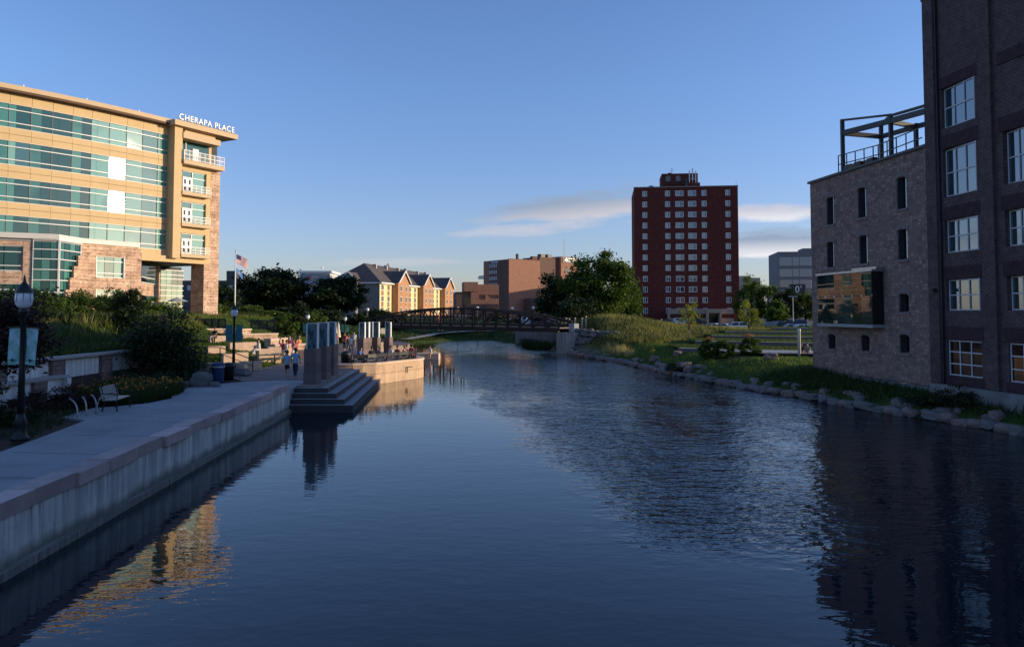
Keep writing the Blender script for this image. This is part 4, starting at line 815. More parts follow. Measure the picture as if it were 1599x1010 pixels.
# ---------------------------------------------------------------- distant brown blocks
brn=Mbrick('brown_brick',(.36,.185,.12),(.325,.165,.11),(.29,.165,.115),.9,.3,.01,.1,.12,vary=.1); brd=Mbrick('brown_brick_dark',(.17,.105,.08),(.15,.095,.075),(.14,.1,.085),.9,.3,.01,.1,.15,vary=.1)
br_=thing('brown_block','tall plain brown brick block with a narrow windowed end','building',(-1.5,380,0),R(36))
mb=MB(); mb.box(0,19.2,0,22,-2,30.6); mb.build('wall',brn,br_)
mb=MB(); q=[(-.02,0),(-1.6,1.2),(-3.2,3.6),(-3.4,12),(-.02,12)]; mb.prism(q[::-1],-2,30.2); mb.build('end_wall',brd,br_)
sgn=M('sign_blue_white',(.55,.65,.8),.5); mb=MB()
en_a=(-3.4,12.0); en_b=(-3.2,3.6)
for i in range(7):
    for j in range(4):
        y=11.2-j*1.75; z=27.6-i*3.1; mb=MB(); mb.box(-3.47,-3.33,y-.32,y+.32,z-.9,z+.9); mb.build('window',M('window_pale',(.55,.56,.55),.4,.1),br_)
text('MIDCONTINENT',.8,.05,sgn,br_,(-3.5,10.8,29.2),(R(90),0,R(-90)),'sign_letters') if 0 else None
mb=MB()
for i,wd in enumerate((.5,.9,.4,.9,.7,.8)): mb.box(-3.5,-3.42,9.9-i*1.05-wd/2,9.9-i*1.05+wd/2,29.0,29.7)
mb.build('sign',sgn,br_)
mb=MB(); mb.box(-.15,19.3,-.15,.4,30.61,30.85); mb.lathe([(.7,0),(.7,2.4),(.9,2.5),(.2,3.2)],8,(7.2,3,30.6)); mb.box(16,19,2,4,30.8,32.8); mb.build('roof_edge',brd,br_)
mb=MB(); mb.box(9.4,21,-6,-.2,-2,11.6); solo(mb,'shadow_box',brd,'low dark brown box standing for shadow on the plain brown block','building',(-1.5,380,0),R(36))  # dark box put where the shadow crosses the brown face
bk=thing('bank_block','brown office block with dark sign on its top corner above the trees','building',(26.9,430,0),R(40))
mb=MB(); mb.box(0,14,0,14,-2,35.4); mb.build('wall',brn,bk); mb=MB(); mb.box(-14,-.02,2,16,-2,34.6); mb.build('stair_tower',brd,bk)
mb=MB(); mb.box(1.0,12.5,-.3,-.05,32.0,35.2); mb.build('sign',M('sign_dark',(.03,.025,.03),.5),bk)
mb=MB(); mb.beam((2.2,-.4,33.2),(3.6,-.4,34.8),.5); mb.beam((3.6,-.4,34.8),(4.4,-.4,33.6),.5); mb.beam((2.2,-.4,33.3),(4.6,-.4,33.3),.45); mb.beam((3.9,-.4,32.4),(3.9,-.4,34),.4)
for z in (33.9,32.7):
    x=5.4
    for wd in (1.0,.8,1.2,.7,1.1): mb.box(x,x+wd-.15,-.4,-.31,z,z+.75); x+=wd
mb.build('emblem',MATS['sign_white'],bk)
for k in range(2): mb=MB(); mb.box(-12+k*5,-9+k*5,3,6,34.6,36.4); mb.build('roof_unit',dgrey,bk)
mb=MB(); mb.box(3,8,-.06,-.01,26,29); mb.build('window',gdark,bk)
mb=MB(); mb.tube([(10,8,35.4),(10,8,46)],.1,5); mb.build('aerial',dgrey,bk)
cp=thing('parking_garage','dark brick parking garage with open slots beyond the bridge','garage',(-23.4,330,0),R(10))
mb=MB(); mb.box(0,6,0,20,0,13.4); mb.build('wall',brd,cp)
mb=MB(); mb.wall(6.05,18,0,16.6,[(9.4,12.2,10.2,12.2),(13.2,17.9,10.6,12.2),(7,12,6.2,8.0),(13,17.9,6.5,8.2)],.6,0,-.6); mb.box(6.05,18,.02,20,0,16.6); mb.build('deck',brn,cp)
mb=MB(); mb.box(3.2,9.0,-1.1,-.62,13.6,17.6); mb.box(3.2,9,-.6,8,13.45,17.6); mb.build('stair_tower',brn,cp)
mb=MB(); mb.box(3.0,6.0,-.1,-.02,8.5,11); mb.box(3,6,-.1,-.02,4.2,6.4); mb.build('window',gdark,cp)
gt=thing('garage_annex','low dark curved wall building under the brown block','building',(-12.5,320,0),R(8))
mb=MB(); mb.box(-6,6,0,8,0,8.2); mb.build('wall',brd,gt)
# grey glass office on the right
go=thing('grey_office','grey office with bands of blue glass behind trees on the far right','building',(102,300,0),R(-9))
mb=MB(); mb.box(0,12.2,0,22,8,28); mb.build('wall',M('grey_stone',(.17,.165,.17),.8,.08,.4),go)
mb=MB(); mb.box(10,14,5,14,28,29.6); mb.build('roof_unit',MATS['grey_stone'],go)
for z0,z1 in ((22.6,25.9),(18.4,21.4),(14.0,17.2)):
    mb=MB(); 
    for x0,x1 in ((.35,5.0),(5.2,7.6),(7.8,11.6)): mb.box(x0,x1,-.1,-.01,z0,z1)
    mb.build('window_band',Mglass('blue_glass',(.03,.07,.14),(.06,.12,.2),.5,.05,2.2) if 'blue_glass' not in MATS else MATS['blue_glass'],go)
mb=MB()
for z0,z1 in ((22.6,25.9),(18.4,21.4),(14.0,17.2)): mb.box(12.21,12.3,.3,3,z0,z1); mb.box(11.65,12.15,-.12,-.01,z0,z1)
mb.build('corner_window',M('bright_glass',(.35,.45,.5),.1,.1),go)
mb=MB(); mb.box(99.6,104.8,280,282,11.4,14.9); sb=solo(mb,'sign_box',MATS['sign_dark'],'dark rooftop sign box with a white numeral in front of the grey office','sign')
text("0'",3.3,.05,MATS['sign_white'],sb,(101.0,279.9,12.0),(R(90),0,0),'numeral')
mb=MB(); mb.box(96,110,283,296,4,12.6); solo(mb,'tan_building',M('tan_wall',(.42,.34,.26),.8),'low tan building behind the trees under the rooftop sign','building')
mb=MB(); mb.box(74.5,83,262,275,4,16.4); mb.box(77,81,266,272,16.41,17.2); solo(mb,'tan_apartment',MATS['tan_wall'],'tan flat roofed building just showing above trees beside the tower','building')
mb=MB(); mb.box(-112,-88,255,270,3,15.2); mb.box(-94,-91,258,262,15.2,18.5); o=solo(mb,'dark_office',M('dark_office',(.09,.085,.085),.8),'long dark flat roofed building behind the stone pier','building')
mb=MB(); 
for k in range(5): mb.box(-110+k*4.4,-107.5+k*4.4,254.9,254.99,12,13.6)
mb.build('window',M('window_pale',(.5,.5,.5)),o)
mb=MB(); mb.box(53,80,374,402,2,23.4); solo(mb,'far_block',M('slate_block',(.10,.13,.13),.8),'distant slate coloured block between the big tree and red tower','building')
mb=MB(); 
x=-24; 
for k,(x0,x1,h) in enumerate(((-95,-70,14),(-45,-32,12))):
    mb=MB(); mb.box(x0,x1,420,440,0,h); solo(mb,'distant_block',brd,['distant low block left of the pale hotel','distant low block between hotel and garage'][k],'building')
# crane
cr=thing('tower_crane','white tower crane jib reaching left from behind the brown block','crane',(0,0,0))
a=D(748,431.5,500); b=D(800,430,500); mb=MB(); mb.beam(a,b,.9,.9); mb.box(a[0]-.5,a[0]+4,499,501,a[2]-1.8,a[2]-.2); mb.build('jib',M('crane_white',(.6,.58,.55),.5),cr)
mb=MB(); mb.tube([D(757,430,500),D(790,412,500)],.14,5); mb.tube([(b[0],500,0),(b[0],500,36)],.9,4); mb.build('stay_cable',dgrey,cr)
# ---------------------------------------------------------------- footbridge
fbm=M('weathered_steel',(.022,.013,.011),.75,.35,3)
bg_=thing('footbridge','dark weathered steel arched truss footbridge across the river','bridge',(0,0,0))
L0=Vector((-22,125,0)); R0=Vector((6.6,97,0)); dv=R0-L0; pn=Vector((-dv.y,dv.x,0)).normalized()
def bp_(t,z,side): p=L0+dv*t+pn*side*1.25; return (p.x,p.y,z)
topz=lambda t: 3.75+1.75*math.sin(math.pi*min(max(t,0),1))**.85
NPN=18
for side in (-1,1):
    mb=MB()
    for i in range(NPN): mb.beam(bp_(i/NPN,topz(i/NPN),side),bp_((i+1)/NPN,topz((i+1)/NPN),side),.26,.26)
    mb.build('top_chord',fbm,bg_); mb=MB(); mb.beam(bp_(0,2.75,side),bp_(1,2.75,side),.3,.5); mb.beam(bp_(0,3.3,side),bp_(1,3.3,side),.12,.2); mb.beam(bp_(0,4.3,side),bp_(1,4.3,side),.06,.08); mb.build('bottom_chord',fbm,bg_)
    for i in range(NPN+1): MB().beam(bp_(i/NPN,2.7,side),bp_(i/NPN,topz(i/NPN),side),.2).build('post',fbm,bg_)
    for i in range(NPN):
        mb=MB()
        if i<NPN/2: mb.beam(bp_(i/NPN,topz(i/NPN),side),bp_((i+1)/NPN,2.95,side),.13)
        else: mb.beam(bp_((i+1)/NPN,topz((i+1)/NPN),side),bp_(i/NPN,2.95,side),.13)
        mb.build('diagonal',fbm,bg_)
mb=MB(); mb.beam(bp_(0,3.02,0),bp_(1,3.02,0),2.3,.16); mb.build('deck',M('bridge_deck',(.16,.14,.12),.9),bg_)
ab=thing('bridge_abutment','pale concrete bridge abutment above stacked stones','abutment',(0,0,0))
mb=MB(); mb.prism([(5.4,95.5),(7.4,93.6),(11.5,98.5),(9.2,101)],-1,2.45); mb.build('wall',Mstreak('abutment_concrete',(.36,.34,.31),(.17,.155,.14)),ab); mb=MB(); mb.prism([(6.9,95.2),(7.5,94.6),(8.1,95.2),(7.5,95.8)],2.46,3.6); mb.build('pillar',concp,ab)
mb=MB(); mb.prism([(-25,124),(-21,124),(-20.5,129),(-25,130)],-1,2.45); solo(mb,'far_abutment',MATS['abutment_concrete'],'low concrete abutment under the far left bridge end','abutment')
mb=MB(); mb.bar((6.0,106),(1.0,124),0,.5,-.5,2.2); solo(mb,'bank_wall',Mstreak('stained_wall',(.26,.22,.20),(.12,.10,.095)),'stained concrete bank wall seen under the bridge','wall')
mb=MB(); mb.prism([(-30,126),(-21.5,124.5),(-21.5,127.5),(-30,130)],2.0,3.05); setting(mb,'bridge_approach',concp)
# ---------------------------------------------------------------- lamps, flags, furniture
ban,bnt,bb_,BN,bo=nodes('banner_cloth'); bb_.inputs['Roughness'].default_value=.8
bc=coord(bnt,BN); bq=ramp(bnt,BN,noise(bnt,BN,bc,3.2,3,.6),.40,.60); bnt.links.new(mixc(bnt,BN,bq,(.15,.38,.32),(.34,.52,.58)),bb_.inputs['Base Color'])
ban2=M('banner_teal',(.04,.17,.19),.8,.25,2); ban3=M('banner_green',(.08,.26,.20),.8,.25,2)
def lamp(label,loc,k,bm,seed,rot=0,green=False):
    t=thing('street_lamp',label,'street lamp',loc,rot,'lamps along the promenade',k); pm=M('lamp_green',(.012,.04,.03),.5,.2) if green else black
    mb=MB(); mb.lathe([(.25,0),(.25,.10),(.19,.16),(.17,.45),(.20,.5),(.13,.68),(.11,.8)],16); mb.build('base',pm,t,True)
    mb=MB(); mb.lathe([(.105,.75),(.085,2.2),(.07,3.72),(.12,3.76),(.13,3.86),(.09,3.9)],12); mb.build('post',pm,t,True)
    mb=MB(); mb.lathe([(.11,3.9),(.21,4.0),(.25,4.18),(.23,4.36),(.16,4.42)],16); g=mb.build('globe',globe,t,True)
    mb=MB(); mb.lathe([(.25,4.36),(.20,4.50),(.10,4.62),(.05,4.68),(.035,4.78),(.012,4.9)],16)
    for a in range(8): c,s=math.cos(a*.785),math.sin(a*.785); mb.tube([(c*.12,s*.12,3.9),(c*.255,s*.255,4.15),(c*.235,s*.235,4.38)],.008,4)
    mb.build('cap',pm,t)
    if bm:
        for sd in (-1,1):
            mb=MB(); n=8; nu=4
            for i in range(nu):
                for j in range(n):
                    q=[]
                    for di,dj in ((0,0),(1,0),(1,1),(0,1)):
                        u=(i+di)/nu; v=(j+dj)/n; x=sd*(.13+.44*u)-.03*sd*v; q.append((x,.03*math.sin(3*v+2*u+seed),3.32-1.08*v-.02*u))
                    mb.poly(q)
            b_=mb.build('banner',bm,t,True); mb=MB(); mb.beam((0,0,3.34),(sd*.62,0,3.34),.025); mb.beam((0,0,2.24),(sd*.62,0,2.24),.025); mb.build('rod',pm,b_)
            if bm is ban:
                mb=MB(); cx_=sd*.345; mb.box(cx_-.17,cx_-.03,-.05,-.045,2.36,2.375); mb.box(cx_+.03,cx_+.17,-.05,-.045,2.36,2.375)
                pts_=[(cx_+.045*math.cos(a*.63),-.05,2.37+.055*math.sin(a*.63)) for a in range(10)]; mb.poly(pts_); mb.build('emblem',M('banner_ink',(.02,.03,.05)),b_)
    return t
lamp('black street lamp with pale leafy banners in the flower bed, nearest and largest',(-14.55,23.4,1.2),1.0,ban,0,R(-18))
lamp('black street lamp with dark teal banners before the lawn terraces and flagpole',(-17.25,48.8,1.2),.9,ban2,1,R(6))
p=D(480,545,74); lamp('street lamp with pale banners just behind the glass topped piers',(p[0],74,1.2),.80,ban3,2,0,True)
p=D(538.5,545,82); lamp('small green street lamp with green banners beside the cream parasols',(p[0],82,1.2),.74,ban3,3,0,True)
for k,(px,py,Yd,lb) in enumerate(((715,482,140,'white globe lamp beyond the bridge in front of the hotel end'),(745.5,481,142,'white globe lamp beyond the bridge below the garage'),(800,482,145,'white globe lamp beyond the bridge below the brown block'),(833,481,146,'white globe lamp beyond the bridge beside the big trees'),(574,484,128,'white globe lamp at the dark left end of the bridge'))):
    p=D(px,py,Yd); t=thing('street_lamp',lb,'street lamp',(p[0],Yd,1.0),0,'globe lamps beyond the bridge'); h=p[2]-1.0
    MB().tube([(0,0,0),(0,0,h-.2)],[.09,.06],7).build('post',black,t); MB().lathe([(.08,h-.18),(.24,h-.08),(.28,h+.08),(.22,h+.24),(.06,h+.32)],12).build('globe',M('globe_white',(.85,.85,.85),.3,.02),t,True)
fp=thing('flagpole','tall white flagpole rising behind the lamp with teal banners','flagpole',(-28.25,80,3.6))
MB().tube([(0,0,0),(0,0,7.5)],[.085,.05],10).build('pole',whitem,fp,True); MB().lathe([(.02,7.5),(.10,7.6),(.02,7.72)],10).build('finial',steel,fp,True)
def flag(name,label,z,L,Hh,fn,mats,sag):
    mb=MB(); nu,nv=20,26
    def P(u,v): x=.06+L*u*.62; return (x,.16*math.sin(5*u+1.5*v)*u+.75*u,-Hh*v-sag*u-.15*u*u)
    for i in range(nu):
        for j in range(nv): mb.poly([P(i/nu,(j+1)/nv),P((i+1)/nu,(j+1)/nv),P((i+1)/nu,j/nv),P(i/nu,j/nv)],fn((i+.5)/nu,(j+.5)/nv))
    return solo(mb,name,mats,label,'flag',(-28.25,80,z),0,None,True)
fr,fw_,fb=M('flag_red',(.45,.03,.04),.8,.05),M('flag_white',(.75,.73,.70),.8,.05),M('flag_blue',(.025,.03,.12),.8,.05)
uf=flag('national_flag','red and white striped flag with blue corner flying on the pole',10.9,1.6,.9,lambda u,v: 2 if(u<.42 and v<.54) else (0 if int(v*13)%2==0 else 1),[fr,fw_,fb],.45)
mb=MB()
for i in range(6):
    for j in range(4): u,v=.04+i*.065,.07+j*.13; x=.06+1.6*u*.62; y=.16*math.sin(5*u+1.5*v)*u+.75*u; z=-.82*v-.45*u-.15*u*u; mb.poly([(x-.015,y-.01,z),(x+.015,y-.01,z),(x+.015,y-.01,z+.03),(x-.015,y-.01,z+.03)])
mb.build('star',fw_,uf)
sf=flag('state_flag','sky blue flag hanging limp below the striped flag',9.5,.75,.55,lambda u,v: 1 if (u-.5)**2+(v-.5)**2*.6<.035 else 0,[M('flag_sky',(.05,.16,.42),.8,.05),M('flag_gold',(.35,.30,.12),.8)],.45)
# bench and bicycle rack
def bench(label,loc,rot,mat,ln=1.75,group=None):
    t=thing('park_bench',label,'bench',loc,rot,group)
    mb=MB()
    for i in range(6): y=-.22+i*.085; mb.box(-ln/2,ln/2,y,y+.065,.43,.455)
    mb.build('seat',mat,t); mb=MB()
    for i in range(6): z=.52+i*.075; y=.25+i*.022; mb.beam((-ln/2,y,z),(ln/2,y,z),.02,.06)
    mb.build('backrest',mat,t)
    for s in (-1,1):
        x=s*(ln/2-.12); mb=MB(); mb.tube([(x,-.24,0),(x,-.2,.42),(x,.22,.42),(x,.36,.97)],.03,7); mb.tube([(x,.2,.42),(x,.30,0)],.03,7); mb.tube([(x,-.22,.42),(x,-.25,.64),(x,.0,.68),(x,.28,.66)],.022,6); mb.build('leg',black,t)
    return t
bench('silver slatted park bench beside the bicycle rack and orange lilies',(-15.45,30.9,1.2),R(99),M('bench_silver',(.42,.43,.42),.4,.1,metal=.4))
rk=thing('bicycle_rack','silver bicycle rack of bent tubes on the pavement by the bench','bicycle rack',(0,0,1.2))
for k,(px,py,hx) in enumerate(((121,652,-.75),(134.5,649,-.42),(149.5,646,.45),(150.5,645,-.5))):
    p=G(px,py,1.2); a=[(p[0],p[1],-.02),(p[0]-.02,p[1],.45),(p[0]+hx*.4,p[1]+.05,.6),(p[0]+hx*.5,p[1]+.1,.68)]
    a=[a[0]]+[tuple(lerp(np.array(a[0]),np.array(a[3]),t)+np.array([-.13*hx*math.sin(math.pi*t),0,.10*math.sin(math.pi*t)])) for t in np.linspace(.1,1,8)]
    MB().tube(a,.032,8).build('hoop',M('rack_silver',(.36,.36,.35),.35,.1,metal=.5),rk,True)
# bins, rocks
bn_=thing('recycling_bin','blue round recycling bin with pale lid band beside the big dark shrub','bin',(-16.0,42.9,1.2))
blue=M('bin_blue',(.02,.045,.13),.5,.1); MB().lathe([(.30,0),(.31,.05),(.33,.78),(.34,.8)],16).build('body',blue,bn_,True); MB().lathe([(.345,.78),(.355,.82),(.345,.87)],16).build('band',M('bin_band',(.35,.38,.45),.5),bn_,True); MB().lathe([(.35,.87),(.36,.93),(.30,1.02),(.12,1.06),(.02,1.06)],16).build('lid',blue,bn_,True)
bn2=thing('litter_bin','black litter bin standing behind the blue one by the stone blocks','bin',(-15.8,43.9,1.2)); MB().lathe([(.28,0),(.34,.75),(.36,.8),(.3,.95),(.05,1.0)],14).build('body',black,bn2,True); MB().lathe([(.365,.79),(.37,.83)],14).build('rim',dgrey,bn2)
bn3=thing('litter_bin','black litter bin at the corner of the round terrace','bin',(-11.6,55.0,1.21)); MB().lathe([(.30,0),(.36,.8),(.37,.9),(.2,1.05)],14).build('body',black,bn3,True); MB().lathe([(.38,.86),(.38,.9)],14).build('rim',dgrey,bn3)
rr_=np.random.default_rng(11)
def boulder(label,loc,s,mat=None,rot=0,group=None,boxy=.5):
    me=rockmesh(rr_,s[0],s[1],s[2],3,.14,boxy); me.materials.append(mat or rock); o=link('boulder',me); o.location=loc; o.rotation_euler=(0,0,rot); return tag(o,label,'rock',group)
p=G(310,604,1.2); boulder('pale rounded boulder beside the promenade in front of the blue bin',(p[0],p[1]+.3,1.45),(.62,.5,.5)); boulder('low flat boulder tucked against the pale rounded one',(p[0]-.95,p[1]+.2,1.25),(.6,.45,.25)); boulder('small stone right of the pale rounded boulder',(p[0]+.75,p[1]+.2,1.25),(.3,.3,.22))
boulder('long low rock at the foot of the lamp with teal banners',(-16.3,47.0,1.35),(.75,.4,.36))
# lawn amphitheatre: seat blocks and stepped back walls
def block(label,px,py,w_,h_,Yd,d_=.55,rot=-35):
    p=D(px,py,Yd); zg=float(Z(p[0],Yd)); mb=MB(); n=max(1,round(w_/1.2))
    for i in range(n): mb.box(-w_/2+i*w_/n+.005,-w_/2+(i+1)*w_/n-.005,-d_/2,d_/2,-.9,h_)
    o=solo(mb,'seat_block',sandb,label,'seat block',(p[0],Yd,max(zg,p[2]-.05)),R(rot),'stone seat blocks on the lawn'); return o
BL=[(339,535,1.25,.5,64.5,'uppermost stone seat block with a dark clothed person sitting on it'),(337,551,1.25,.55,58.2,'stone seat block directly below the uppermost one'),(369,544,1.1,.5,60.8,'stone seat block behind the black lamp post, upper of two'),(388,542,1.1,.45,61.5,'stone seat block just right of the black lamp post'),(356.5,565,.8,.6,54.2,'stone seat block left of the lamp post, lower row'),(375.5,561,.95,.55,55.6,'stone seat block right of the lamp post, lower row'),(412.5,553,.85,.45,57.8,'stone seat block with a person in white sitting at its end'),(428,550,.95,.45,58.8,'stone seat block last in the row beside the seated person'),(392,578,1.3,.62,51.4,'lowest stone seat block at the paving edge')]
for px,py,w_,h_,Yd,lb in BL: block(lb,px,py,w_,h_,Yd,rot=34+random.uniform(-5,5))
mb=MB(); mb.box(-19.6,-17.0,50.0,50.6,1,1.75); mb.box(-20.3,-17.6,46.6,47.2,1,1.95); mb.box(-19.3,-17.9,48.3,48.9,1,1.6); solo(mb,'stone_steps',sandb,'shaded stone blocks and steps behind the blue bin','steps')
mb=MB(); a=D(325,556,50.2); 
for (x0,z0,x1,z1) in ((-19.6,2.75,-18.6,2.75),(-18.6,2.75,-16.4,1.95)): mb.beam((x0,50.2,z0),(x1,50.0,z1),.05); mb.beam((x0,50.2,z0-.4),(x1,50.0,z1-.4),.04)
for x,z in ((-19.5,2.75),(-18.6,2.75),(-16.5,2.0)): mb.beam((x,50.15,1.0),(x,50.15,z),.05)
solo(mb,'handrail',black,'thin black handrail sloping down beside the shaded stone steps','handrail')
BW=[(296,352,513,69.5,1.0,'long sandstone wall along the top of the lawn'),(372,392,513.5,69.0,.9,'short raised sandstone pier behind the teal banners'),(380,434,520.5,67.5,.8,'sandstone wall stepping down from the top of the lawn'),(423,448,528,65.8,.85,'sandstone wall block lower than the stepped wall behind'),(430,476,537,64.5,.75,'lowest sandstone wall behind the gathered people'),(476,482,545,66,.9,'sandstone wall end beside the glass topped piers')]
for k,(x0,x1,py,Yd,h_,lb) in enumerate(BW):
    a=D(x0,py,Yd-1.1); b=D(x1,py,Yd+1.1); zt=D(x1,py,Yd)[2]; mb=MB(); mb.bar((a[0],a[1]),(b[0],b[1]),0,.6,zt-1.6,zt-.12); o=solo(mb,'lawn_wall',sand,lb,'wall',group='stepped walls above the lawn')
    mb=MB(); mb.bar((a[0]-.05,a[1]),(b[0]+.05,b[1]),-.05,.65,zt-.115,zt); mb.build('coping',M('coping_pale',(.5,.37,.27)),o)
# black picket fences on the upper level
def fence(label,a,b,h,n,mat=black,pale=False):
    mb=MB(); 
    for q in (h,.12): mb.beam((a[0],a[1],a[2]+q),(b[0],b[1],b[2]+q),.075)
    for i in range(n*8+1):
        t=i/(n*8); x,y,z=(lerp(a[j],b[j],t) for j in range(3)); mb.beam((x,y,z),(x,y,z+h),.09 if i%8==0 else .04)
    return solo(mb,'fence',mat,label,'fence')
fence('black picket fence on the bank above the big dark shrub',D(207,513,60),D(268,513,61),.95,5)
fence('black picket fence in front of the stone pier above the lawn',D(288,513,70.4),D(352,513,70.4),.85,6)
fence('black picket fence right of the teal banners beside the shrubs',D(392,514,70.6),D(430,515,70.6),.8,3)
for k,(px,Yd,z0) in enumerate(((310,95,4.3),(351,98,4.3),(258,90,4.3))):
    p=D(px,495,Yd); MBx=MB(); MBx.box(-.1,.1,-.1,.1,-.2,1.0); MBx.box(-.13,.13,-.13,.13,1.0,1.08); solo(MBx,'bollard',M('bollard_pale',(.50,.40,.28),.7),['pale stub post on the terrace below the stone pier','pale stub post right of the stone pier foot','pale stub post in the grass below the passage'][k],'bollard',(p[0],Yd,p[2]-.7))
mb=MB(); p=D(295,511,70); mb.box(-.9,.9,-.4,.4,-.3,.42); mb.box(-.35,-.1,-.1,.1,.42,.8); solo(mb,'utility_box',M('box_cream',(.58,.50,.34),.7),'cream box standing on the top wall of the lawn','box',(p[0],70,3.52))
p=D(265,478,100); t=thing('patio_umbrella','pale open patio umbrella in the passage under the tan office','parasol',(-45.0,105.5,4.3),0); MB().tube([(0,0,0),(0,0,2.5)],.03,6).build('pole',whitem,t); MB().lathe([(1.5,2.1),(.05,2.65)],8).build('canopy',M('umbrella_grey',(.4,.42,.42),.8),t)
for k,px in enumerate((523.5,528)):
    p=D(px,540,80+k); t=thing('folded_parasol',['cream folded parasol left of a pair beyond the piers','cream folded parasol right of a pair beyond the piers'][k],'parasol',(p[0],80+k,1.2),0,'folded cream parasols'); MB().tube([(0,0,0),(0,0,2.7)],.03,6).build('pole',whitem,t); MB().lathe([(.28,1.2),(.2,1.7),(.1,2.5),(.02,2.75)],10).build('canopy',M('parasol_cream',(.62,.54,.40),.85,.1),t)
def picnic(label,loc,rot):
    t=thing('picnic_table',label,'picnic table',loc,rot,'green picnic tables'); g=M('table_green',(.015,.045,.035),.5,.15)
    mb=MB(); mb.box(-.9,.9,-.36,.36,.70,.75); mb.build('tabletop',g,t)
    for s in (-1,1): MB().box(-.9,.9,s*.75-.14,s*.75+.14,.42,.46).build('seat',g,t)
    for s in (-1,1): mb=MB(); mb.tube([(s*.6,-.8,0),(s*.6,-.2,.7)],.03,6); mb.tube([(s*.6,.8,0),(s*.6,.2,.7)],.03,6); mb.beam((s*.6,-.75,.4),(s*.6,.75,.4),.05); mb.build('leg',g,t)
for k,(px,py) in enumerate(((415,570),(428,567))): p=G(px,py,1.2); picnic(['dark green picnic table nearer the lowest seat block','dark green picnic table nearer the gathered people'][k],p,R(20+30*k))
# long curved rail-bench on the terrace rim
tb=thing('terrace_bench','long dark curved bench following the rim of the round terrace','bench',(0,0,1.21)); mb=MB(); mb2=MB(); ap=[(x-.75,y+.1) for x,y in arc[1:9]]
ap=[(-11.3,54.9)]+ap
for a,b in zip(ap,ap[1:]): mb.bar(a,b,-.2,.25,.42,.48); mb2.bar(a,b,-.26,-.21,.62,.86)
mb.build('seat',black,tb); mb2.build('backrest',black,tb)
for i,(x,y) in enumerate(ap): mb=MB(); mb.box(x-.04,x+.04,y-.2,y+.2,0,.42); mb.beam((x+.12,y-.22,0),(x+.18,y-.24,.86),.05); mb.build('leg',black,tb)
# white post and light pole on the right bank
p=G(1247,549,1.7); mb=MB(); mb.lathe([(.12,0),(.11,2.6),(.13,2.62),(.13,2.75)],12); solo(mb,'white_post',white,'white round post beside the seated pair near the stone building','post',(22.6,61.9,.9),smooth=True)
p=D(1238,463,140); t=thing('light_pole','tall grey parking lot light pole with twin flat heads','lamp post',(p[0],140,1.6)); MB().tube([(0,0,0),(0,0,p[2]-1.6)],[.1,.07],8).build('pole',M('pole_grey',(.40,.42,.43),.4,.1),t); mb=MB(); mb.box(-.75,.75,-.12,.12,p[2]-1.65,p[2]-1.5); mb.build('lamp_head',MATS['pole_grey'],t)
for k,(px,py,Yd) in enumerate(((1033,505,118),(884,500,103),(889,501,103.5),(898,500,104),(909,500,104.5),(915,497,105))):
    p=D(px,py,Yd); h=1.1; mb=MB(); mb.box(-.09,.09,-.09,.09,-.8,h); mb.lathe([(.13,h),(.10,h+.12),(.01,h+.16)],8); solo(mb,'bollard',M('bollard_pale',(.50,.40,.28),.7),['pale post standing alone in the prairie grass','pale post closest to the bridge end','second pale post beyond the bridge end','third pale post beyond the bridge end','fourth pale post beyond the bridge end','pale post farthest from the bridge before the big trees'][k],'post',(p[0],Yd,max(p[2]-.9,float(Z(p[0],Yd))-.1)),group='pale posts near the bridge end')
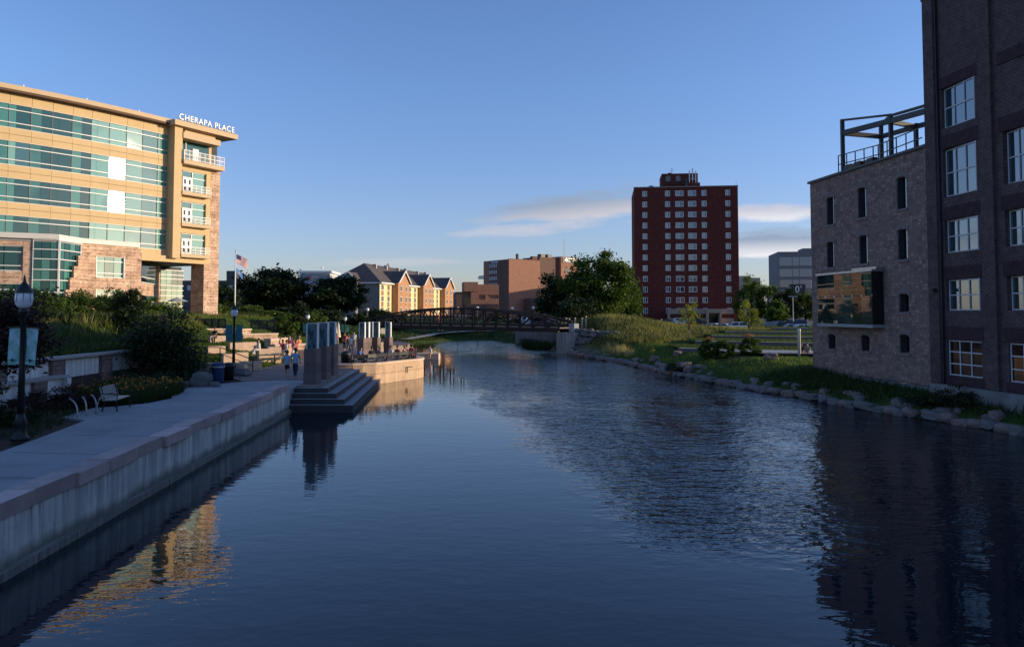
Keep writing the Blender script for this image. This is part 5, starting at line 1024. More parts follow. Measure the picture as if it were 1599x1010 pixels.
# ---------------------------------------------------------------- cars
def car(label,loc,rot,col,kind,group='cars in the parking lot'):
    t=thing('parked_car',label,'car',loc,rot,group); pm=M('paint_'+kind+'_%d_%d_%d'%tuple(int(c*99) for c in col),col,.25,.03,ior=1.6)
    L,Hh,W=(4.9,1.95,1.9) if kind=='van' else (4.7,1.75,1.85) if kind=='suv' else (4.6,1.45,1.8)
    if kind=='van': low=[(-L/2,.35),(L/2-.1,.35),(L/2,.7),(L/2-.9,1.1),(-L/2,1.15)]; cab=[(-L/2+.02,1.15),(L/2-.95,1.1),(L/2-1.75,Hh-.06),(L/2-2.3,Hh),(-L/2+.3,Hh-.02),(-L/2+.05,Hh-.3)]
    elif kind=='suv': low=[(-L/2,.4),(L/2-.05,.4),(L/2,.8),(L/2-.15,1.0),(L/2-1.3,1.1),(-L/2,1.1)]; cab=[(-L/2+.05,1.1),(L/2-1.35,1.1),(L/2-2.05,Hh-.05),(-L/2+.5,Hh),(-L/2+.25,Hh-.15)]
    else: low=[(-L/2,.35),(L/2-.05,.32),(L/2,.65),(L/2-.2,.82),(L/2-1.3,.95),(-L/2+.6,.98),(-L/2,.92)]; cab=[(-L/2+.55,.97),(L/2-1.3,.95),(L/2-2.1,Hh-.03),(-L/2+1.5,Hh),(-L/2+1.2,Hh-.06)]
    mb=MB()
    def ext(pr,y0,y1,mb):
        n=len(pr); mb.poly([(x,-y0,z) for x,z in pr]); mb.poly([(x,y0,z) for x,z in pr][::-1])
        for i in range(n): a,b=pr[i],pr[(i+1)%n]; mb.poly([(a[0],y0,a[1]),(b[0],y0,b[1]),(b[0],-y0,b[1]),(a[0],-y0,a[1])])
    ext(low,W/2,W/2,mb)
    zb=cab[0][1]; zt=Hh; wy=lambda z: W/2-.02-.16*(z-zb)/(zt-zb); n=len(cab)
    mb.poly([(x,-wy(z),z) for x,z in cab]); mb.poly([(x,wy(z),z) for x,z in cab][::-1])
    for i in range(n): a,b=cab[i],cab[(i+1)%n]; mb.poly([(a[0],wy(a[1]),a[1]),(b[0],wy(b[1]),b[1]),(b[0],-wy(b[1]),b[1]),(a[0],-wy(a[1]),a[1])])
    mb.build('body',pm,t)
    cx=sum(x for x,z in cab)/n; czm=(zb+zt)/2; sh=[(cx+(x-cx)*.90,czm+(z-czm)*.72) for x,z in cab]
    for s in (-1,1):
        for f0,f1 in ((0,.49),(.53,1)):
            x0=min(x for x,z in sh); x1=max(x for x,z in sh); xa,xb_=lerp(x0,x1,f0),lerp(x0,x1,f1)
            P_=[(min(max(x,xa),xb_),z) for x,z in sh]; q=[(x,s*(wy(z)+.012),z) for x,z in P_]; MB().poly(q if s<0 else q[::-1]).build('window',gdark,t)
    a,b=cab[1],cab[2]; mb=MB(); q=[]
    for f,yy in ((.1,-.86),(.1,.86),(.92,.80),(.92,-.80)): x=lerp(a[0],b[0],f)+.015; z=lerp(a[1],b[1],f)+.015; q.append((x,yy*wy(z),z))
    mb.poly(q).build('windscreen',gdark,t)
    for sx in (-1,1):
        for sy in (-1,1):
            w_=MB().tube([(sx*L*.30,sy*(W/2-.2),.33),(sx*L*.30,sy*(W/2+.02),.33)],.33,14).build('wheel',M('tyre',(.015,.015,.015),.9),t); MB().tube([(sx*L*.30,sy*(W/2+.0),.33),(sx*L*.30,sy*(W/2+.035),.33)],.2,10).build('rim',steel,w_)
    for sy in (-1,1): MB().box(L/2-.12,L/2+.01,sy*W*.36-.16,sy*W*.36+.16,.66,.8).build('headlight',globe,t); MB().box(-L/2-.01,-L/2+.05,sy*W*.4-.1,sy*W*.4+.1,.8,1.0).build('tail_light',M('tail_red',(.3,.02,.02),.3),t)
    return t
CW_=(.75,.76,.78); CB=(.02,.035,.09); CK=(.015,.016,.018); CS=(.36,.38,.40); CD=(.03,.05,.08)
for px,zz,Yd,rot,col,kind,lb in ((1146,0,130,175,CW_,'suv','long white wagon parked behind the prairie grass by the entrance hall'),(1125,0,133,150,CS,'sedan','silver sedan half hidden between two pale cars'),(1110,0,136,150,CW_,'sedan','pale sedan parked leftmost of the pale cars by the entrance'),(1195,0,135,100,CD,'suv','dark blue hatchback parked under the trees behind the sapling'),(1213,0,142,100,CB,'suv','bright blue car parked in the shade beside the light pole'),(1222,0,136,170,CK,'suv','black car parked before the blue one'),(1238,0,150,170,CB,'van','blue van parked in shade behind the light pole'),(1256,0,124,0,CW_,'sedan','white sedan parked against the stone building corner'),(1240,0,128,0,CS,'sedan','grey sedan parked behind the white one'),(1043,0,182,0,CK,'sedan','black sedan parked by the tower entrance wall'),(1068,0,182,0,CW_,'suv','white car half hidden behind the slim sapling'),(1086,0,182,0,CK,'suv','dark car parked beside the tower porch')):
    p=D(px,500,Yd); car(lb,(p[0],Yd,1.61 if Yd<175 else 1.88),R(rot),col,kind)
for k,(px,Yd,col) in enumerate(((838,165,CW_),(830,168,CS),(846,163,CB))):
    p=D(px,495,Yd); car(['white car on the road beyond the bridge below the big tree','silver car on the road beyond the bridge','blue car beside the big tree beyond the bridge'][k],(p[0],Yd,float(Z(p[0],Yd))+.02),R(10),col,'suv','cars on the road beyond the bridge')
# ---------------------------------------------------------------- people
def skinned(name,J,edges,sub=1):
    me=bpy.data.meshes.new(name); ks=list(J); me.from_pydata([J[k][:3] for k in ks],[(ks.index(a),ks.index(b)) for a,b in edges],[]); o=bpy.data.objects.new(name,me); COL.objects.link(o)
    o.modifiers.new('s','SKIN'); o.modifiers.new('u','SUBSURF').render_levels=sub; o.modifiers['u'].levels=sub
    for i,k in enumerate(ks): v=me.skin_vertices[0].data[i]; r=J[k][3]; v.radius=r if hasattr(r,'__len__') else (r,r); v.use_root=(i==0)
    dg=bpy.context.evaluated_depsgraph_get(); m2=bpy.data.meshes.new_from_object(o.evaluated_get(dg)); bpy.data.objects.remove(o); bpy.data.meshes.remove(me)
    m2.polygons.foreach_set('use_smooth',[True]*len(m2.polygons)); m2.materials.clear(); return m2
def pose(kind):
    sit=kind.startswith('sit'); zp=.52 if sit else .93; lean={'sit':-.05,'sit2':-.18}.get(kind,.0)
    J={'pel':(0,0,zp,(.13,.095)),'wai':(0,lean*.4,zp+.16,(.125,.085)),'che':(0,lean,zp+.38,(.155,.10)),'nec':(0,lean*1.1,zp+.54,.055),'hd1':(0,lean*1.2-.015,zp+.64,(.075,.09)),'hd2':(0,lean*1.2-.012,zp+.75,(.078,.095)),'hd3':(0,lean*1.2,zp+.80,(.045,.055))}
    E=[('pel','wai'),('wai','che'),('che','nec'),('nec','hd1'),('hd1','hd2'),('hd2','hd3')]
    arm={'stand':((.24,.03,.22),(.25,-.04,.0)),'walk':((.25,.10,.25),(.26,-.02,.04)),'sit':((.23,-.06,.22),(.16,-.30,.10)),'sit2':((.24,-.2,.22),(.1,-.38,.12)),'pair':((.24,.0,.22),(.22,-.14,.03))}[kind]
    for s,n in ((-1,'l'),(1,'r')):
        el,wr=arm; fl=1 if (kind!='walk' or s>0) else -1
        J['sh'+n]=(s*.165,lean,zp+.47,.062); J['el'+n]=(s*el[0],lean+el[1]*fl,zp+el[2],.046); J['wr'+n]=(s*wr[0],lean*.8+wr[1]*fl,zp+wr[2],.032); J['ha'+n]=(s*wr[0],lean*.8+wr[1]*fl-.03,zp+wr[2]-.09,(.028,.040))
        E+=[('che','sh'+n),('sh'+n,'el'+n),('el'+n,'wr'+n),('wr'+n,'ha'+n)]
        if sit: hp=(s*.10,-.02,zp-.02,.088); kn=(s*.13,-.43,zp-.01,.062); an=(s*.12,-.46+(.1 if s>0 else 0),.09,.042); to=(s*.13,-.60+(.1 if s>0 else 0),.035,.036)
        else:
            o_=s*.20 if kind=='walk' else 0; hp=(s*.095,0,zp-.06,.092); kn=(s*.10,-o_*.75-.02,.50,.062); an=(s*.10,-o_*1.5+(.12 if o_<0 else 0),.09+(.05 if o_<0 else 0),.042); to=(s*.12,an[1]-.15,.035+(.02 if o_<0 else 0),.036)
        J['hi'+n],J['kn'+n],J['an'+n],J['to'+n]=hp,kn,an,to; E+=[('pel','hi'+n),('hi'+n,'kn'+n),('kn'+n,'an'+n),('an'+n,'to'+n)]
    return J,E
POS={}
def mid(a,b,t,k=1.18): return tuple(lerp(a[i],b[i],t) for i in range(3))+((lerp(a[3] if not hasattr(a[3],'__len__') else a[3][0],b[3] if not hasattr(b[3],'__len__') else b[3][0],t))*k,)
def big(j,k): r=j[3]; return j[:3]+((r[0]*k,r[1]*k) if hasattr(r,'__len__') else r*k,)
def posemeshes(kind):
    if kind in POS: return POS[kind]
    J,E=pose(kind); body=skinned('body',J,E,2)
    S_={'hem':(J['pel'][0],J['pel'][1],J['pel'][2]-(.05 if kind.startswith('sit') else .07),(.185,.150)),'pel':big(J['pel'],1.32),'wai':big(J['wai'],1.30),'che':big(J['che'],1.22),'nk':J['nec'][:2]+(J['nec'][2]-.04,.07)}; SE=[('hem','pel'),('pel','wai'),('wai','che'),('che','nk')]
    for n in 'lr': S_['sh'+n]=big(J['sh'+n],1.3); S_['el'+n]=mid(J['sh'+n],J['el'+n],.75,1.4); SE+=[('che','sh'+n),('sh'+n,'el'+n)]
    shirt=skinned('shirt',S_,SE,1)
    out={}
    for nm,tt in (('shorts',.85),('trousers',1.)):
        T_={'wst':(J['wai'][0],J['wai'][1],J['pel'][2]+.07,(.15,.115)),'pel':big(J['pel'],1.22)}; TE=[('wst','pel')]
        for n in 'lr':
            T_['hi'+n]=big(J['hi'+n],1.15); TE.append(('pel','hi'+n))
            if nm=='shorts': T_['kn'+n]=mid(J['hi'+n],J['kn'+n],.85,1.25); TE.append(('hi'+n,'kn'+n))
            else: T_['kn'+n]=big(J['kn'+n],1.22); T_['an'+n]=mid(J['kn'+n],J['an'+n],.92,1.35); TE+=[('hi'+n,'kn'+n),('kn'+n,'an'+n)]
        out[nm]=skinned(nm,T_,TE,1)
    h=J['hd2']; bm=bmesh.new(); bmesh.ops.create_icosphere(bm,subdivisions=3,radius=1)
    for v in bm.verts: v.co=Vector((h[0]+v.co.x*.096,h[1]+.012+v.co.y*.112,h[2]+.015+v.co.z*.118))
    bmesh.ops.delete(bm,geom=[f for f in bm.faces if (lambda c:(c.y-h[1]<-.03 and c.z-h[2]<.045) or c.z-h[2]<-.085)(f.calc_center_median())],context='FACES')
    hair=bpy.data.meshes.new('hair'); bm.to_mesh(hair); bm.free(); hair.polygons.foreach_set('use_smooth',[True]*len(hair.polygons)); POS[kind]=(body,shirt,out,hair); return POS[kind]
SK=[M('skin_fair',(.50,.30,.21),.6,.05),M('skin_tan',(.36,.20,.13),.6,.05)]
HR=[M('hair_brown',(.05,.03,.018),.6),M('hair_dark',(.012,.010,.009),.6),M('hair_blond',(.28,.19,.09),.6)]
CLT={n:M('cloth_'+n,c,.85,.1,4) for n,c in dict(white=(.68,.66,.62),sky=(.28,.46,.62),red=(.42,.05,.05),orange=(.55,.22,.05),black=(.02,.02,.024),navy=(.03,.04,.08),grey=(.22,.22,.23),pink=(.50,.22,.24),khaki=(.33,.27,.19),blue=(.06,.12,.32),maroon=(.20,.03,.04),green=(.06,.14,.07)).items()}
def person(label,loc,rot,kind='stand',shirt='white',legs=('shorts','navy'),skin=0,hair=0,h=1.7,group=None):
    b,s_,o_,hr=posemeshes(kind); t=thing('person',label,'person',loc,R(rot),group,h/1.80)
    def add(nm,me,mat):
        o=link(nm,me,t)
        if not me.materials: me.materials.append(mat)
        o.material_slots[0].link='OBJECT'; o.material_slots[0].material=mat
    add('body',b,SK[skin]); add('shirt',s_,CLT[shirt]); add(legs[0],o_[legs[0]],CLT[legs[1]]); add('hair',hr,HR[hair])
    return t
# rot: 0 faces the camera, 180 faces away
person('person in pale blue shirt and dark shorts strolling on the left of a couple',(-12.84,45.0,1.2),178,'walk','sky',('shorts','black'),0,0,1.62)
person('person in light blue shirt and dark trousers walking on the right of a couple',(-12.40,45.1,1.2),182,'walk','sky',('trousers','navy'),0,1,1.75)
gr='crowd gathered beside the lowest lawn wall'
for k,(px,py,sh,lg,kd,hh,rot,lb) in enumerate(((441,562,'red',('shorts','white'),'stand',1.65,60,'person in red shirt and white shorts leftmost in the gathering'),(447,563,'white',('shorts','maroon'),'stand',1.6,120,'person in white shirt with maroon shorts in the gathering'),(452,558,'maroon',('trousers','grey'),'stand',1.8,20,'tall person in maroon shirt in the middle of the gathering'),(458,562,'pink',('shorts','white'),'walk',1.7,-60,'person in pink top and white shorts among the gathering'),(463,560,'red',('shorts','black'),'stand',1.7,-90,'person in red shirt and black shorts right in the gathering'),(467,556,'orange',('shorts','khaki'),'stand',1.75,-120,'person in bright orange shirt at the right of the gathering'),(455,553,'white',('trousers','black'),'stand',1.75,180,'person in white shirt and black trousers at the back of the gathering'),(444,556,'black',('trousers','black'),'stand',1.75,90,'person all in black at the back of the gathering'))):
    person(lb,G(px,py,1.2),rot,kd,sh,lg,k%2,k%3,hh,gr)
for k,(px,Yd,sh,lg,kd,hh,rot,lb) in enumerate(((523,71,'white',('shorts','red'),'walk',1.7,20,'person in white shirt walking by the pier on the plaza'),(526,76,'maroon',('shorts','navy'),'stand',1.75,80,'person in maroon shirt standing on the plaza'),(538,78,'red',('trousers','navy'),'stand',1.8,150,'person in red shirt under the small green lamp'),(543,80,'pink',('shorts','white'),'stand',1.6,60,'person in pink top beneath the small green lamp'),(548,71,'white',('trousers','grey'),'walk',1.75,30,'person in white shirt and grey trousers nearing the terrace'),(544.5,71.5,'black',('trousers','grey'),'walk',1.7,30,'person in black shirt and grey trousers beside the terrace'),(553,84,'white',('shorts','khaki'),'stand',1.7,0,'person in white shirt far back on the plaza'))):
    p=D(px,540,Yd); person(lb,(p[0],Yd,1.2),rot,kd,sh,lg,k%2,(k+1)%3,hh,'people on the plaza')
SP=[(-10.9,56.0,'blue',('trousers','black'),'sit2','person in blue top leaning forward on the terrace bench'),(-10.2,57.3,'black',('shorts','grey'),'sit','person in black shirt sitting on the terrace near the piers'),(-9.9,58.4,'grey',('trousers','navy'),'sit','person in grey top seated among the terrace piers'),(-8.95,58.4,'white',('shorts','red'),'sit','person in white shirt first in the seated terrace group'),(-8.6,58.9,'maroon',('shorts','black'),'sit','person in maroon shirt second in the seated terrace group'),(-8.3,59.4,'pink',('shorts','navy'),'sit2','person in pink top leaning in the seated terrace group'),(-8.0,60.0,'black',('shorts','khaki'),'sit','person in black shirt in the seated terrace group'),(-7.75,60.6,'red',('trousers','maroon'),'sit','person in red shirt and maroon trousers at the terrace tip'),(-8.1,61.5,'red',('shorts','red'),'sit2','person all in red leaning at the terrace tip')]
for k,(x,y,sh,lg,kd,lb) in enumerate(SP): person(lb,(x,y,1.21),[60,200,120,-40,160,80,-100,150,110][k],kd,sh,lg,k%2,k%3,1.7,'people sitting on the round terrace')
person('man in white shirt sitting on the stone ledge above the water',(-8.5,82.72,.14),-25,'sit2','white',('shorts','grey'),0,0,1.75)
p=D(339,526,64.5); person('person in dark clothes sitting on the uppermost stone seat block',(p[0],64.4,p[2]-.50),-20,'sit2','black',('trousers','black'),1,1,1.75)
p=D(407,545,57.7); person('person in white sitting at the end of a stone seat block',(p[0],57.4,p[2]-.50),-60,'sit','white',('trousers','white'),0,1,1.7)
for k,(x,sh,lb) in enumerate(((23.05,'black','person with bare legs in dark top seated on the dark low wall'),(23.55,'grey','second seated person with bare legs on the dark low wall'))): person(lb,(x,62.75,1.25),20-40*k,'sit',sh,('shorts','black'),0,1,1.7)
for k,(px,Yd,lb,sh) in enumerate(((688,143,'person in dark clothes on the far riverside path, leftmost','black'),(725,147,'person in grey on the far riverside path under the bridge','grey'),(747,147.5,'person in white on the far riverside path under the bridge','white'),(760,148,'person in pale blue at the end of the far riverside path','sky'))):
    p=D(px,515,Yd); person(lb,(p[0],Yd,float(Z(p[0],Yd))+.12),90,'walk',sh,('shorts','navy'),k%2,k%3,1.75,'walkers on the far path')
q=L0+(R0-L0)*.40; person('person in red shirt standing on the footbridge',(q.x,q.y,3.1),60,'stand','red',('trousers','maroon'),0,0,1.8)
bk_=thing('bicycle','bicycle leaning on the far path beside the left bridge end','bicycle',D(661,517,136)[:2]+(float(Z(D(661,517,136)[0],136))+.10,),R(20))
for s in (-1,1):
    mb=MB(); ring=[(s*.52+.34*math.cos(a*math.pi/8),0,.34+.34*math.sin(a*math.pi/8)) for a in range(17)]; mb.tube(ring,.02,5,0,False); mb.build('wheel',black,bk_)
mb=MB(); 
for a,b in (((-.52,0,.34),(-.12,0,.82)),((-.12,0,.82),(.36,0,.82)),((.36,0,.82),(-.02,0,.34)),((-.02,0,.34),(-.52,0,.34)),((-.02,0,.34),(-.16,0,.92)),((.52,0,.34),(.36,0,.98))): mb.tube([a,b],.018,5)
mb.build('frame',fr,bk_); MB().beam((.33,-.25,1.0),(.33,.25,1.0),.03).build('handlebar',black,bk_); MB().box(-.28,-.06,-.07,.07,.92,.97).build('saddle',black,bk_)
# ---------------------------------------------------------------- trees
def TR(name,lb,px,Yd,top,z0,rpx,mats,grp=None,zb=None,**k):
    p=D(px,487,Yd); zb=float(Z(p[0],Yd))-.1 if zb is None else zb; t=D(px,top,Yd)[2]; r=rpx*Yd/F
    return tree(name,lb,'tree',(p[0],Yd,zb),t-zb,r,z0,mats,group=grp,**k)
tk='trees behind the left plaza'
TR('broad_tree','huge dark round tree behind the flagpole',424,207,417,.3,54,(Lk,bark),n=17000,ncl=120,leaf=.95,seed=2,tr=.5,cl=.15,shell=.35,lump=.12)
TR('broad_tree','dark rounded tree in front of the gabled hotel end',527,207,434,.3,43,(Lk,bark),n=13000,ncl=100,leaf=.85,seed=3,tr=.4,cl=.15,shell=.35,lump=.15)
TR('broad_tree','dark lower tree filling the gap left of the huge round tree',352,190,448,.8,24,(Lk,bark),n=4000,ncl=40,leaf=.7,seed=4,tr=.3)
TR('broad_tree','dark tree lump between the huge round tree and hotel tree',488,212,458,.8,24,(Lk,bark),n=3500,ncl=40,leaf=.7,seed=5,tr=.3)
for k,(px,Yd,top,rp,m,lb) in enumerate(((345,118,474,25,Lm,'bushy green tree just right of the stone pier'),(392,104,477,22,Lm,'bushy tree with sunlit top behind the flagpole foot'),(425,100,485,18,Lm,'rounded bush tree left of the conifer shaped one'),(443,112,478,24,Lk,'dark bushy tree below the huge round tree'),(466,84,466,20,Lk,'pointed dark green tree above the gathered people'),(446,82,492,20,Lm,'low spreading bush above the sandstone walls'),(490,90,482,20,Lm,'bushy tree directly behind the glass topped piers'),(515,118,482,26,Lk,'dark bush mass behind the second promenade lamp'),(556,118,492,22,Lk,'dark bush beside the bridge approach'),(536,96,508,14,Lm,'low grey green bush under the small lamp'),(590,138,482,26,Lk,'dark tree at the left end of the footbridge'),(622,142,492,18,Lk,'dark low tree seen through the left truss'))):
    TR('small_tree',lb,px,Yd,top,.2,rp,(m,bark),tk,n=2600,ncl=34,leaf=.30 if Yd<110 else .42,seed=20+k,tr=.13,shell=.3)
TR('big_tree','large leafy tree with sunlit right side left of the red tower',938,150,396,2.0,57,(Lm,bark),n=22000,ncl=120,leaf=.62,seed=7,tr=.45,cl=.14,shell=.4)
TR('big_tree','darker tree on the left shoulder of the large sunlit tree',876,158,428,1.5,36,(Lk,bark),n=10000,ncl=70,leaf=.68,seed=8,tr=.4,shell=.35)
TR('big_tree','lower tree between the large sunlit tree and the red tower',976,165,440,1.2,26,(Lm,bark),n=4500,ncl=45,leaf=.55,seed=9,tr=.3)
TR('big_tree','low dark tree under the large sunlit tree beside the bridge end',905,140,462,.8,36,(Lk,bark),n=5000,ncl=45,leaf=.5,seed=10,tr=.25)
for k,(px,top,rp,m,lb) in enumerate(((1172,434,24,Lm,'leafy tree right beside the red tower'),(1200,446,24,Lm,'leafy tree in the middle of the parking lot row'),(1228,452,22,Lk,'leafy tree behind the parking lot light pole'),(1258,457,20,Lm,'leafy tree against the corner of the stone building'),(1214,474,18,Lm,'small bushy tree above the parked cars'))):
    TR('lot_tree',lb,px,176-(k==4)*14,top,.9,rp,(m,bark),'trees behind the parking lot',n=4500,ncl=45,leaf=.5,seed=40+k,tr=.25)
for k,(px,Yd,top,rp,lb) in enumerate(((1076,86,468,19,'slim yellow green sapling in front of the entrance hall'),(1170,78,466,21,'slim yellow green sapling in front of the parked cars'))):
    TR('sapling',lb,px,Yd,top,1.6,rp,(Ly,barkp),'young trees on the right bank',n=1400,ncl=30,leaf=.17,seed=50+k,tr=.055,cl=.13)
TR('sapling','tiny bright green seedling on the lower right bank',1018,72,544,.1,7,(Ly,barkp),None,n=260,ncl=10,leaf=.12,seed=55,tr=.02)
# promenade tree behind the first lamp
tree('street_tree','dark plum leaved young tree behind the bannered lamp','tree',(-18.0,27.0,1.1),4.5,2.0,1.3,(Lr,bark),n=13000,ncl=80,leaf=.17,seed=61,tr=.07,cl=.15,shell=.2)
tree('street_tree','green tree whose branches just enter beside the tan building','tree',(-42.5,60,3.9),5.6,2.3,1.6,(Lm,bark),n=2200,ncl=30,leaf=.26,seed=62,tr=.12)
for k,(px,Yd,lb) in enumerate(((612,175,'dark tree far behind the bridge left half'),(650,178,'dark tree far behind the bridge below the hotel'),(690,176,'dark tree far behind the bridge under the hotel end'),(735,182,'dark tree far behind the bridge below the garage'),(775,180,'dark tree far behind the middle of the bridge'),(818,178,'dark tree far behind the right half of the bridge'))):
    TR('far_tree',lb,px,Yd,488+(k%2)*4,.2,24,(Lk,bark),'dark trees under and behind the bridge',n=1500,ncl=24,leaf=.6,seed=70+k,tr=.2,zb=.5,shell=.3)
# shrubs on the left
shrub('large_shrub','huge round dark shrub beside the promenade left of the blue bin',(-18.85,42.8,1.1),2.0,3.4,(Lk,bark),16000,.17,83,46,None,'shrub',2.3,.24,.3)
for k,(x,y,r,h,m,lb) in enumerate(((-18.9,38.2,1.3,1.0,Lk,'low dark shrub against the retaining wall by the huge shrub'),(-17.6,39.6,1.0,.85,Lk,'low dark shrub between lilies and huge shrub'),(-18.2,33.4,1.1,.8,Lr,'plum coloured shrub behind the silver bench'),(-18.6,31.6,1.0,.75,Lr,'plum coloured shrub below the low stepped wall'),(-17.3,31.8,.7,.65,Lr,'small plum shrub beside the bicycle rack'),(-18.3,29.4,1.0,.7,Lr,'plum shrub near the foot of the young plum tree'),(-17.0,27.0,.8,.55,Lk,'small dark shrub on mulch behind the lamp base'))):
    shrub('bed_shrub',lb,(x,y,1.1),r,h,(m,bark),1700,.11,90+k,26,'shrubs in the promenade bed')
for k,(px,Yd,h,r,m,lb) in enumerate(((112,84,2.9,1.6,Lm,'bushy shrub below the glazed corner of the tan building'),(140,84,2.7,1.8,Lm,'bushy shrub left of the two lower podium windows'),(164,80,2.4,1.5,Lm,'bushy shrub under the podium windows'),(186,76,2.7,1.1,Lm,'tall green shrub right of the podium windows'),(203,72,2.9,1.2,Lk,'narrow dark shrub on the upper bank'),(232,90,2.2,1.8,Lm,'low shrub before the passage entrance'),(256,92,1.8,1.6,Lm,'low shrub before the glass bay in the passage'),(120,58,1.1,1.2,Lm,'dark round shrub in the sloping meadow'),(206,56,2.2,1.2,Lk,'dark upright shrub beside the black picket fence'),(25,52,2.3,2.4,Lk,'dark shrub behind the banners on the upper bank'),(62,56,2.2,2.2,Lm,'shrub on the upper bank right of the banners'),(75,80,2.0,2.0,Lm,'shrub below the glazed door of the tan building'),(20,80,2.2,2.5,Lm,'wide shrub below the far left podium windows'))):
    p=D(px,487,Yd); shrub('bank_shrub',lb,(p[0],Yd,float(Z(p[0],Yd))-.1),r,h,(m,bark),4000,.24,110+k,34,'shrubs on the upper left bank')
# right bank shrubs
for k,(px,Yd,r,h,lb) in enumerate(((1106,64,.75,1.5,'round clipped shrub with red blossom beside its twin'),(1130,63,.80,1.4,'round clipped shrub between the two blossoming ones'),(1172,63.5,.85,1.5,'round clipped shrub nearest the stone building'))):
    p=D(px,550,Yd); z=float(Z(p[0],Yd))-.05; s=shrub('clipped_shrub',lb,(p[0],Yd,z),r,h,(Lm,bark),14000,.10,130+k,70,'clipped shrubs on the right bank',cl=.11,shell=.72)
    if k!=1:
        P,_=crownpts(.42,.35,.22,160,9,np.random.default_rng(k),.25,.2); P+=np.array([0,.2,h+.12]); leafmesh('flowers',P,.12,Lred,s)
for k,(px,Yd,r,h,lb) in enumerate(((1062,62.5,1.1,.8,'low dark bush among the rocks at the water edge'),(892,97,1.6,1.6,'dark shrub hanging over the water at the abutment foot'),(1495,36.3,1.1,.9,'scrubby bush at the base of the brick building'),(1440,38,.9,.6,'weedy bush at the corner between stone and brick buildings'))):
    p=D(px,560,Yd); x=p[0]; shrub('bank_bush',lb,(x,Yd,max(.0,float(Z(x,Yd))-.1)),r,h,(Lk,bark),1400,.13,140+k,26)
for k,(px,py,s,lb) in enumerate(((1022,533,.45,'small pale boulder high on the right bank grass'),(1058.5,535,.42,'upright rosy boulder at the left end of the lowest lawn wall'),(1204,571,.55,'flat boulder lying alone in the lower lawn'))):
    p=D(px,py,70 if k<2 else 58); boulder(lb,(p[0],p[1],max(float(Z(p[0],p[1])),0)+.15),(s,s*.8,s*.75),rockr)
for k,(px,Yd,s) in enumerate(((1254,50.5,.65),(1262,51.6,.7),(1246,51.8,.5))):
    p=D(px,575,Yd); boulder(['squared stone lowest at the stone building corner','squared stone stacked upper at the stone building corner','small squared stone left of the building corner stack'][k],(p[0],Yd,.75+.35*k*(k<2)),(s,.45,.25),rock,0,None,.8)
# edging rocks along the right bank
rl=[]; EP=[RP[i] for i in range(1,12)]; pts=[]
for a,b in zip(EP,EP[1:]):
    L=np.linalg.norm(b-a); n=max(1,int(L/.2)); pts+=[lerp(a,b,i/n) for i in range(n)]
pts=np.array(pts); i=0; rg=np.random.default_rng(5); protos=[]
for q in range(9): me=rockmesh(rg,.60+.2*rg.random(),.38,.30,2,.13,.84); me.materials.append(rock if q%3 else rockr); protos.append(me)
def edging(x,y,z,rot,sc,nm='edging_rock'):
    o=link(nm,protos[int(rg.integers(9))]); o.location=(x,y,z); o.rotation_euler=(rg.uniform(-.12,.12),rg.uniform(-.12,.12),rot); o.scale=sc; tag(o,'rough grey rose stone in the row edging the right bank waterline','rock','edging stones along the right bank'); return o
while i<len(pts)-8:
    p=pts[i]; d=pts[min(i+5,len(pts)-1)]-p; l=rg.uniform(.65,1.25); y=p[1]
    if y>30 and y<96:
        k=l*(1.0 if y<60 else 1.1); edging(p[0]+.12+rg.uniform(-.12,.12),y,rg.uniform(.08,.22),math.atan2(d[1],d[0])+rg.uniform(-.15,.15),(k*.95,.95,rg.uniform(.7,1.05)))
        if rg.random()<.35: edging(p[0]+.75+rg.uniform(-.1,.3),y+.3,rg.uniform(.35,.5),math.atan2(d[1],d[0])+rg.uniform(-.4,.4),(k*.8,1,rg.uniform(.7,1.1)))
    i+=max(2,int(l*1.02/.2*(1 if y<60 else 1.05)))
for k in range(9):
    x=D(1066+k*5.5,575,62.5)[0]; o=edging(x,62.3+rg.uniform(-.8,.5)-k*.35,.55+rg.uniform(-.1,.25),rg.uniform(0,3),(rg.uniform(.8,1.3),1.2,1.2),'bank_rock'); tag(o,'squat rosy rock in the heap behind the waterline stones','rock','rock heap on the right bank')
# stacked stone wall by the abutment
sw=thing('stacked_stone_wall','rough stacked boulder wall next to the bridge abutment','stone wall',(0,0,0)); 
for row in range(6):
    x0=7.3+row*.05; n=11-row//2
    for k in range(n):
        me=rockmesh(rg,.40+.22*rg.random(),.5,.26+.12*rg.random(),2,.2,.68); me.materials.append(rock if (k+row)%4 else rockr); o=link('boulder',me,sw)
        t=(k+.5*(row%2))/11; o.location=(lerp(7.2,14.0,t)+rg.uniform(-.08,.08),lerp(93.6,89,t)+row*.38+rg.uniform(-.25,.25)-1.0*(row==0),.25+row*.52+rg.uniform(-.1,.1)-t*row*.12); o.rotation_euler=(rg.uniform(-.15,.15),rg.uniform(-.2,.2),-.55+rg.uniform(-.35,.35))
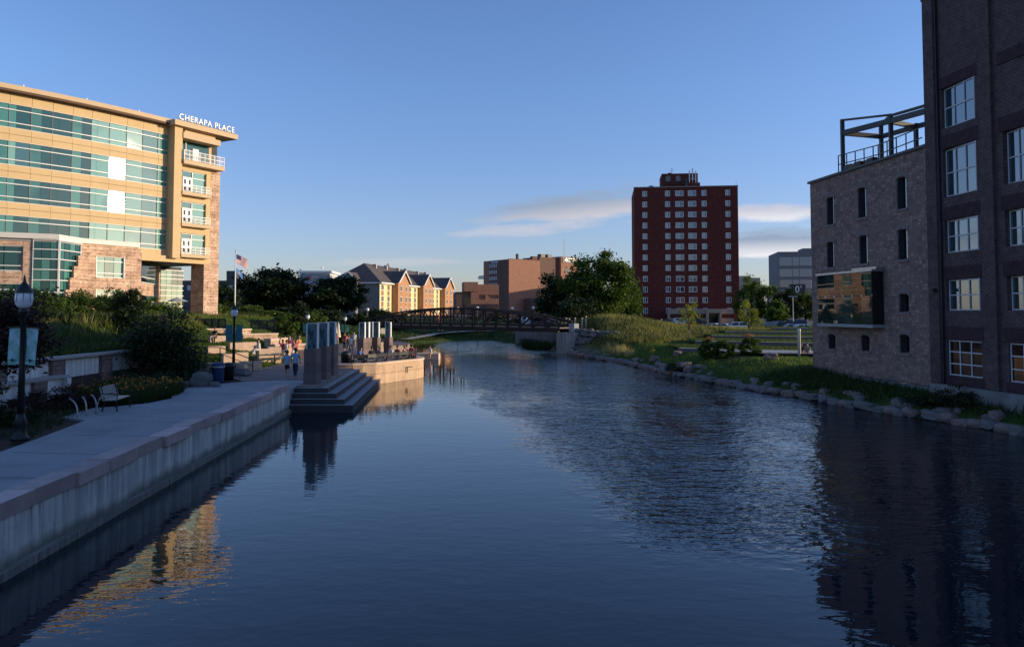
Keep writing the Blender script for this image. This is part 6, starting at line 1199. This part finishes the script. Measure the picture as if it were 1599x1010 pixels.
# ---------------------------------------------------------------- grasses and flowers (uncountable)
def scatter(n,x0,x1,y0,y1,cond,rng=RNG):
    x=rng.uniform(x0,x1,n); y=rng.uniform(y0,y1,n); k=cond(x,y); x,y=x[k],y[k]; return np.stack([x,y,Z(x,y)-.03],1)
def stuff(o,label,cat): return tag(o,label,cat,None,'stuff')
clump=lambda x,y,f=.8: (np.sin(x*f+2*np.sin(y*f*.7))*np.cos(y*f*1.1+np.sin(x*f)))
P=scatter(70000,-48,-20.9,30,104,lambda x,y:(x<-21.0-np.clip(y-48,0,30)*.3)&(clump(x,y)>-.55)); Q=scatter(26000,-46,-21,44,104,lambda x,y:(x<-21.5-np.clip(y-48,0,30)*.3)&(clump(x+3,y,.45)>.25)); stuff(blades('meadow_plants',Q,.75,.15,Gd,lean=.5),'dark green leafy clumps among the upper bank grass','plants'); Q=scatter(7000,-46,-21,48,104,lambda x,y:(x<-21.5-np.clip(y-48,0,30)*.3)&(clump(x-5,y,.6)>.45)); stuff(blades('meadow_seedheads',Q,.85,.09,Gp,lean=.35),'straw coloured seed heads on the upper bank','grass')
stuff(blades('meadow_grass',P,.45,.08,Gm,lean=.45),'tall yellow green grass on the upper left bank','grass')
P=scatter(16000,-30,-20.9,28,50,lambda x,y:clump(x,y,1.1)>-.2); stuff(blades('wall_top_grass',P,.5,.07,Gd,lean=.6),'dark arching grass spilling over the retaining wall','grass')
P=scatter(42000,1,40,84,130,lambda x,y:(rivd(x,y)>1.5)&(y-84>(x-14)*1.0-2)); stuff(blades('prairie_grass',P,.65,.10,Gp,lean=.4),'tall straw coloured prairie grass on the right mound','grass')
P=scatter(52000,9,30,30,90,lambda x,y:(rivd(x,y)>.45)&(x<22.5+np.clip(y-62,0,40)*.1)&~((x>16.0)&(y>60.5)&(y<80))&(x<19.5+(51-y)*.125*(y<51)+(y>51)*20)); stuff(blades('bank_grass',P,.22,.06,Gl,lean=.5),'short green grass on the right bank lawn','grass')
P=scatter(9000,16,23,30,52,lambda x,y:(rivd(x,y)>.6)&(x<19.3+(51-y)*.13)); stuff(blades('bank_weeds',P,.42,.07,Gd,lean=.6),'dark weedy grass at the foot of the buildings','grass')
P=scatter(45000,-31,-16.5,51.5,69,lambda x,y:x<-16.9); stuff(blades('lawn_grass',P,.14,.06,Gl,lean=.5),'mown sunlit lawn between the stone seat blocks','grass')
P=scatter(16000,-33,-17,69,103,lambda x,y:x<xb(y)-.5); stuff(blades('upper_lawn',P,.22,.08,Gl,lean=.5),'short grass on the upper bank behind the lawn walls','grass')
P=scatter(16000,-20,8,100,152,lambda x,y:(rivd(x,y)>.3)&(rivd(x,y)<9)); stuff(blades('far_bank_grass',P,.35,.16,Gd,lean=.5),'dark grass on the far bank below the bridge','grass')
P=np.stack([RNG.uniform(1.5,7,3000),RNG.uniform(104,122,3000)],1); P=P[(np.abs(P[:,0]-(4.6-(P[:,1]-106)*.25))<2.2)]; P=np.concatenate([P,np.zeros((len(P),1))],1); stuff(blades('reeds',P,1.1,.16,Gd,lean=.4),'dark reeds growing in the water before the abutment','reeds')
P=scatter(2500,8.6,12,76,86,lambda x,y:(rivd(x,y)>.8)&(rivd(x,y)<2.4)&(clump(x,y)>.1)); stuff(blades('tan_grass',P,.7,.06,Gt,lean=.4),'tufts of tan ornamental grass by the rock edge','grass')
TPs=[]
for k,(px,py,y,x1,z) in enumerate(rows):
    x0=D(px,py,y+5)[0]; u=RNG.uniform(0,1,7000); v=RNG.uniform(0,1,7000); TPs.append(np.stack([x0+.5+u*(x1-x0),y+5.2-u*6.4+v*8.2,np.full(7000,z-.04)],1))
stuff(blades('terrace_grass',np.concatenate(TPs),.16,.07,Mleaf('grass_terrace',(.035,.065,.012),(.075,.10,.025),trans=.4),lean=.5),'sunlit grass strips on the terraced lawn','grass')  # blade colours set darker for the shaded grass between the walls
Q=scatter(16000,2,30,84,126,lambda x,y:(rivd(x,y)>2)&(y-84>(x-14)*1.0)&(clump(x,y,.7)>.3-.9*(rivd(x,y)<8))); stuff(blades('prairie_forbs',Q,.75,.2,Gd,lean=.5),'dark green weedy patches in the prairie grass','plants')
# lily bed
rg2=np.random.default_rng(9); n=9000; x=rg2.uniform(-18.6,-15.0,n); y=rg2.uniform(32.4,38.2,n); k=(x<-15.35-.0*(y))&(x<-15.15-.25*np.maximum(0,y-35.5))&(x<-15.6+.22*np.maximum(0,y-32.4)+.35*(y>33)); P=np.stack([x[k],y[k],0*x[k]+1.1],1)
stuff(blades('lily_leaves',P,.75,.035,Gd,lean=.35),'dense strappy lily leaves beside the silver bench','plants')
Pf=P[rg2.choice(len(P),420)]+np.array([0,0,.72])+rg2.normal(size=(420,3))*np.array([.05,.05,.10]); stuff(leafmesh('lily_flowers',Pf,.13,Lo),'faded orange lily blossoms above the strappy leaves','flowers')
P=scatter(5000,-19.6,-13.6,20,30.5,lambda x,y:(x<-14.7-np.clip(y-24,0,9)*.25)&(clump(x,y,1.6)>.0)); P[:,2]=1.1; stuff(blades('bed_grass',P,.38,.03,Gd,lean=.6),'dark tufted grass around the lamp base','grass')
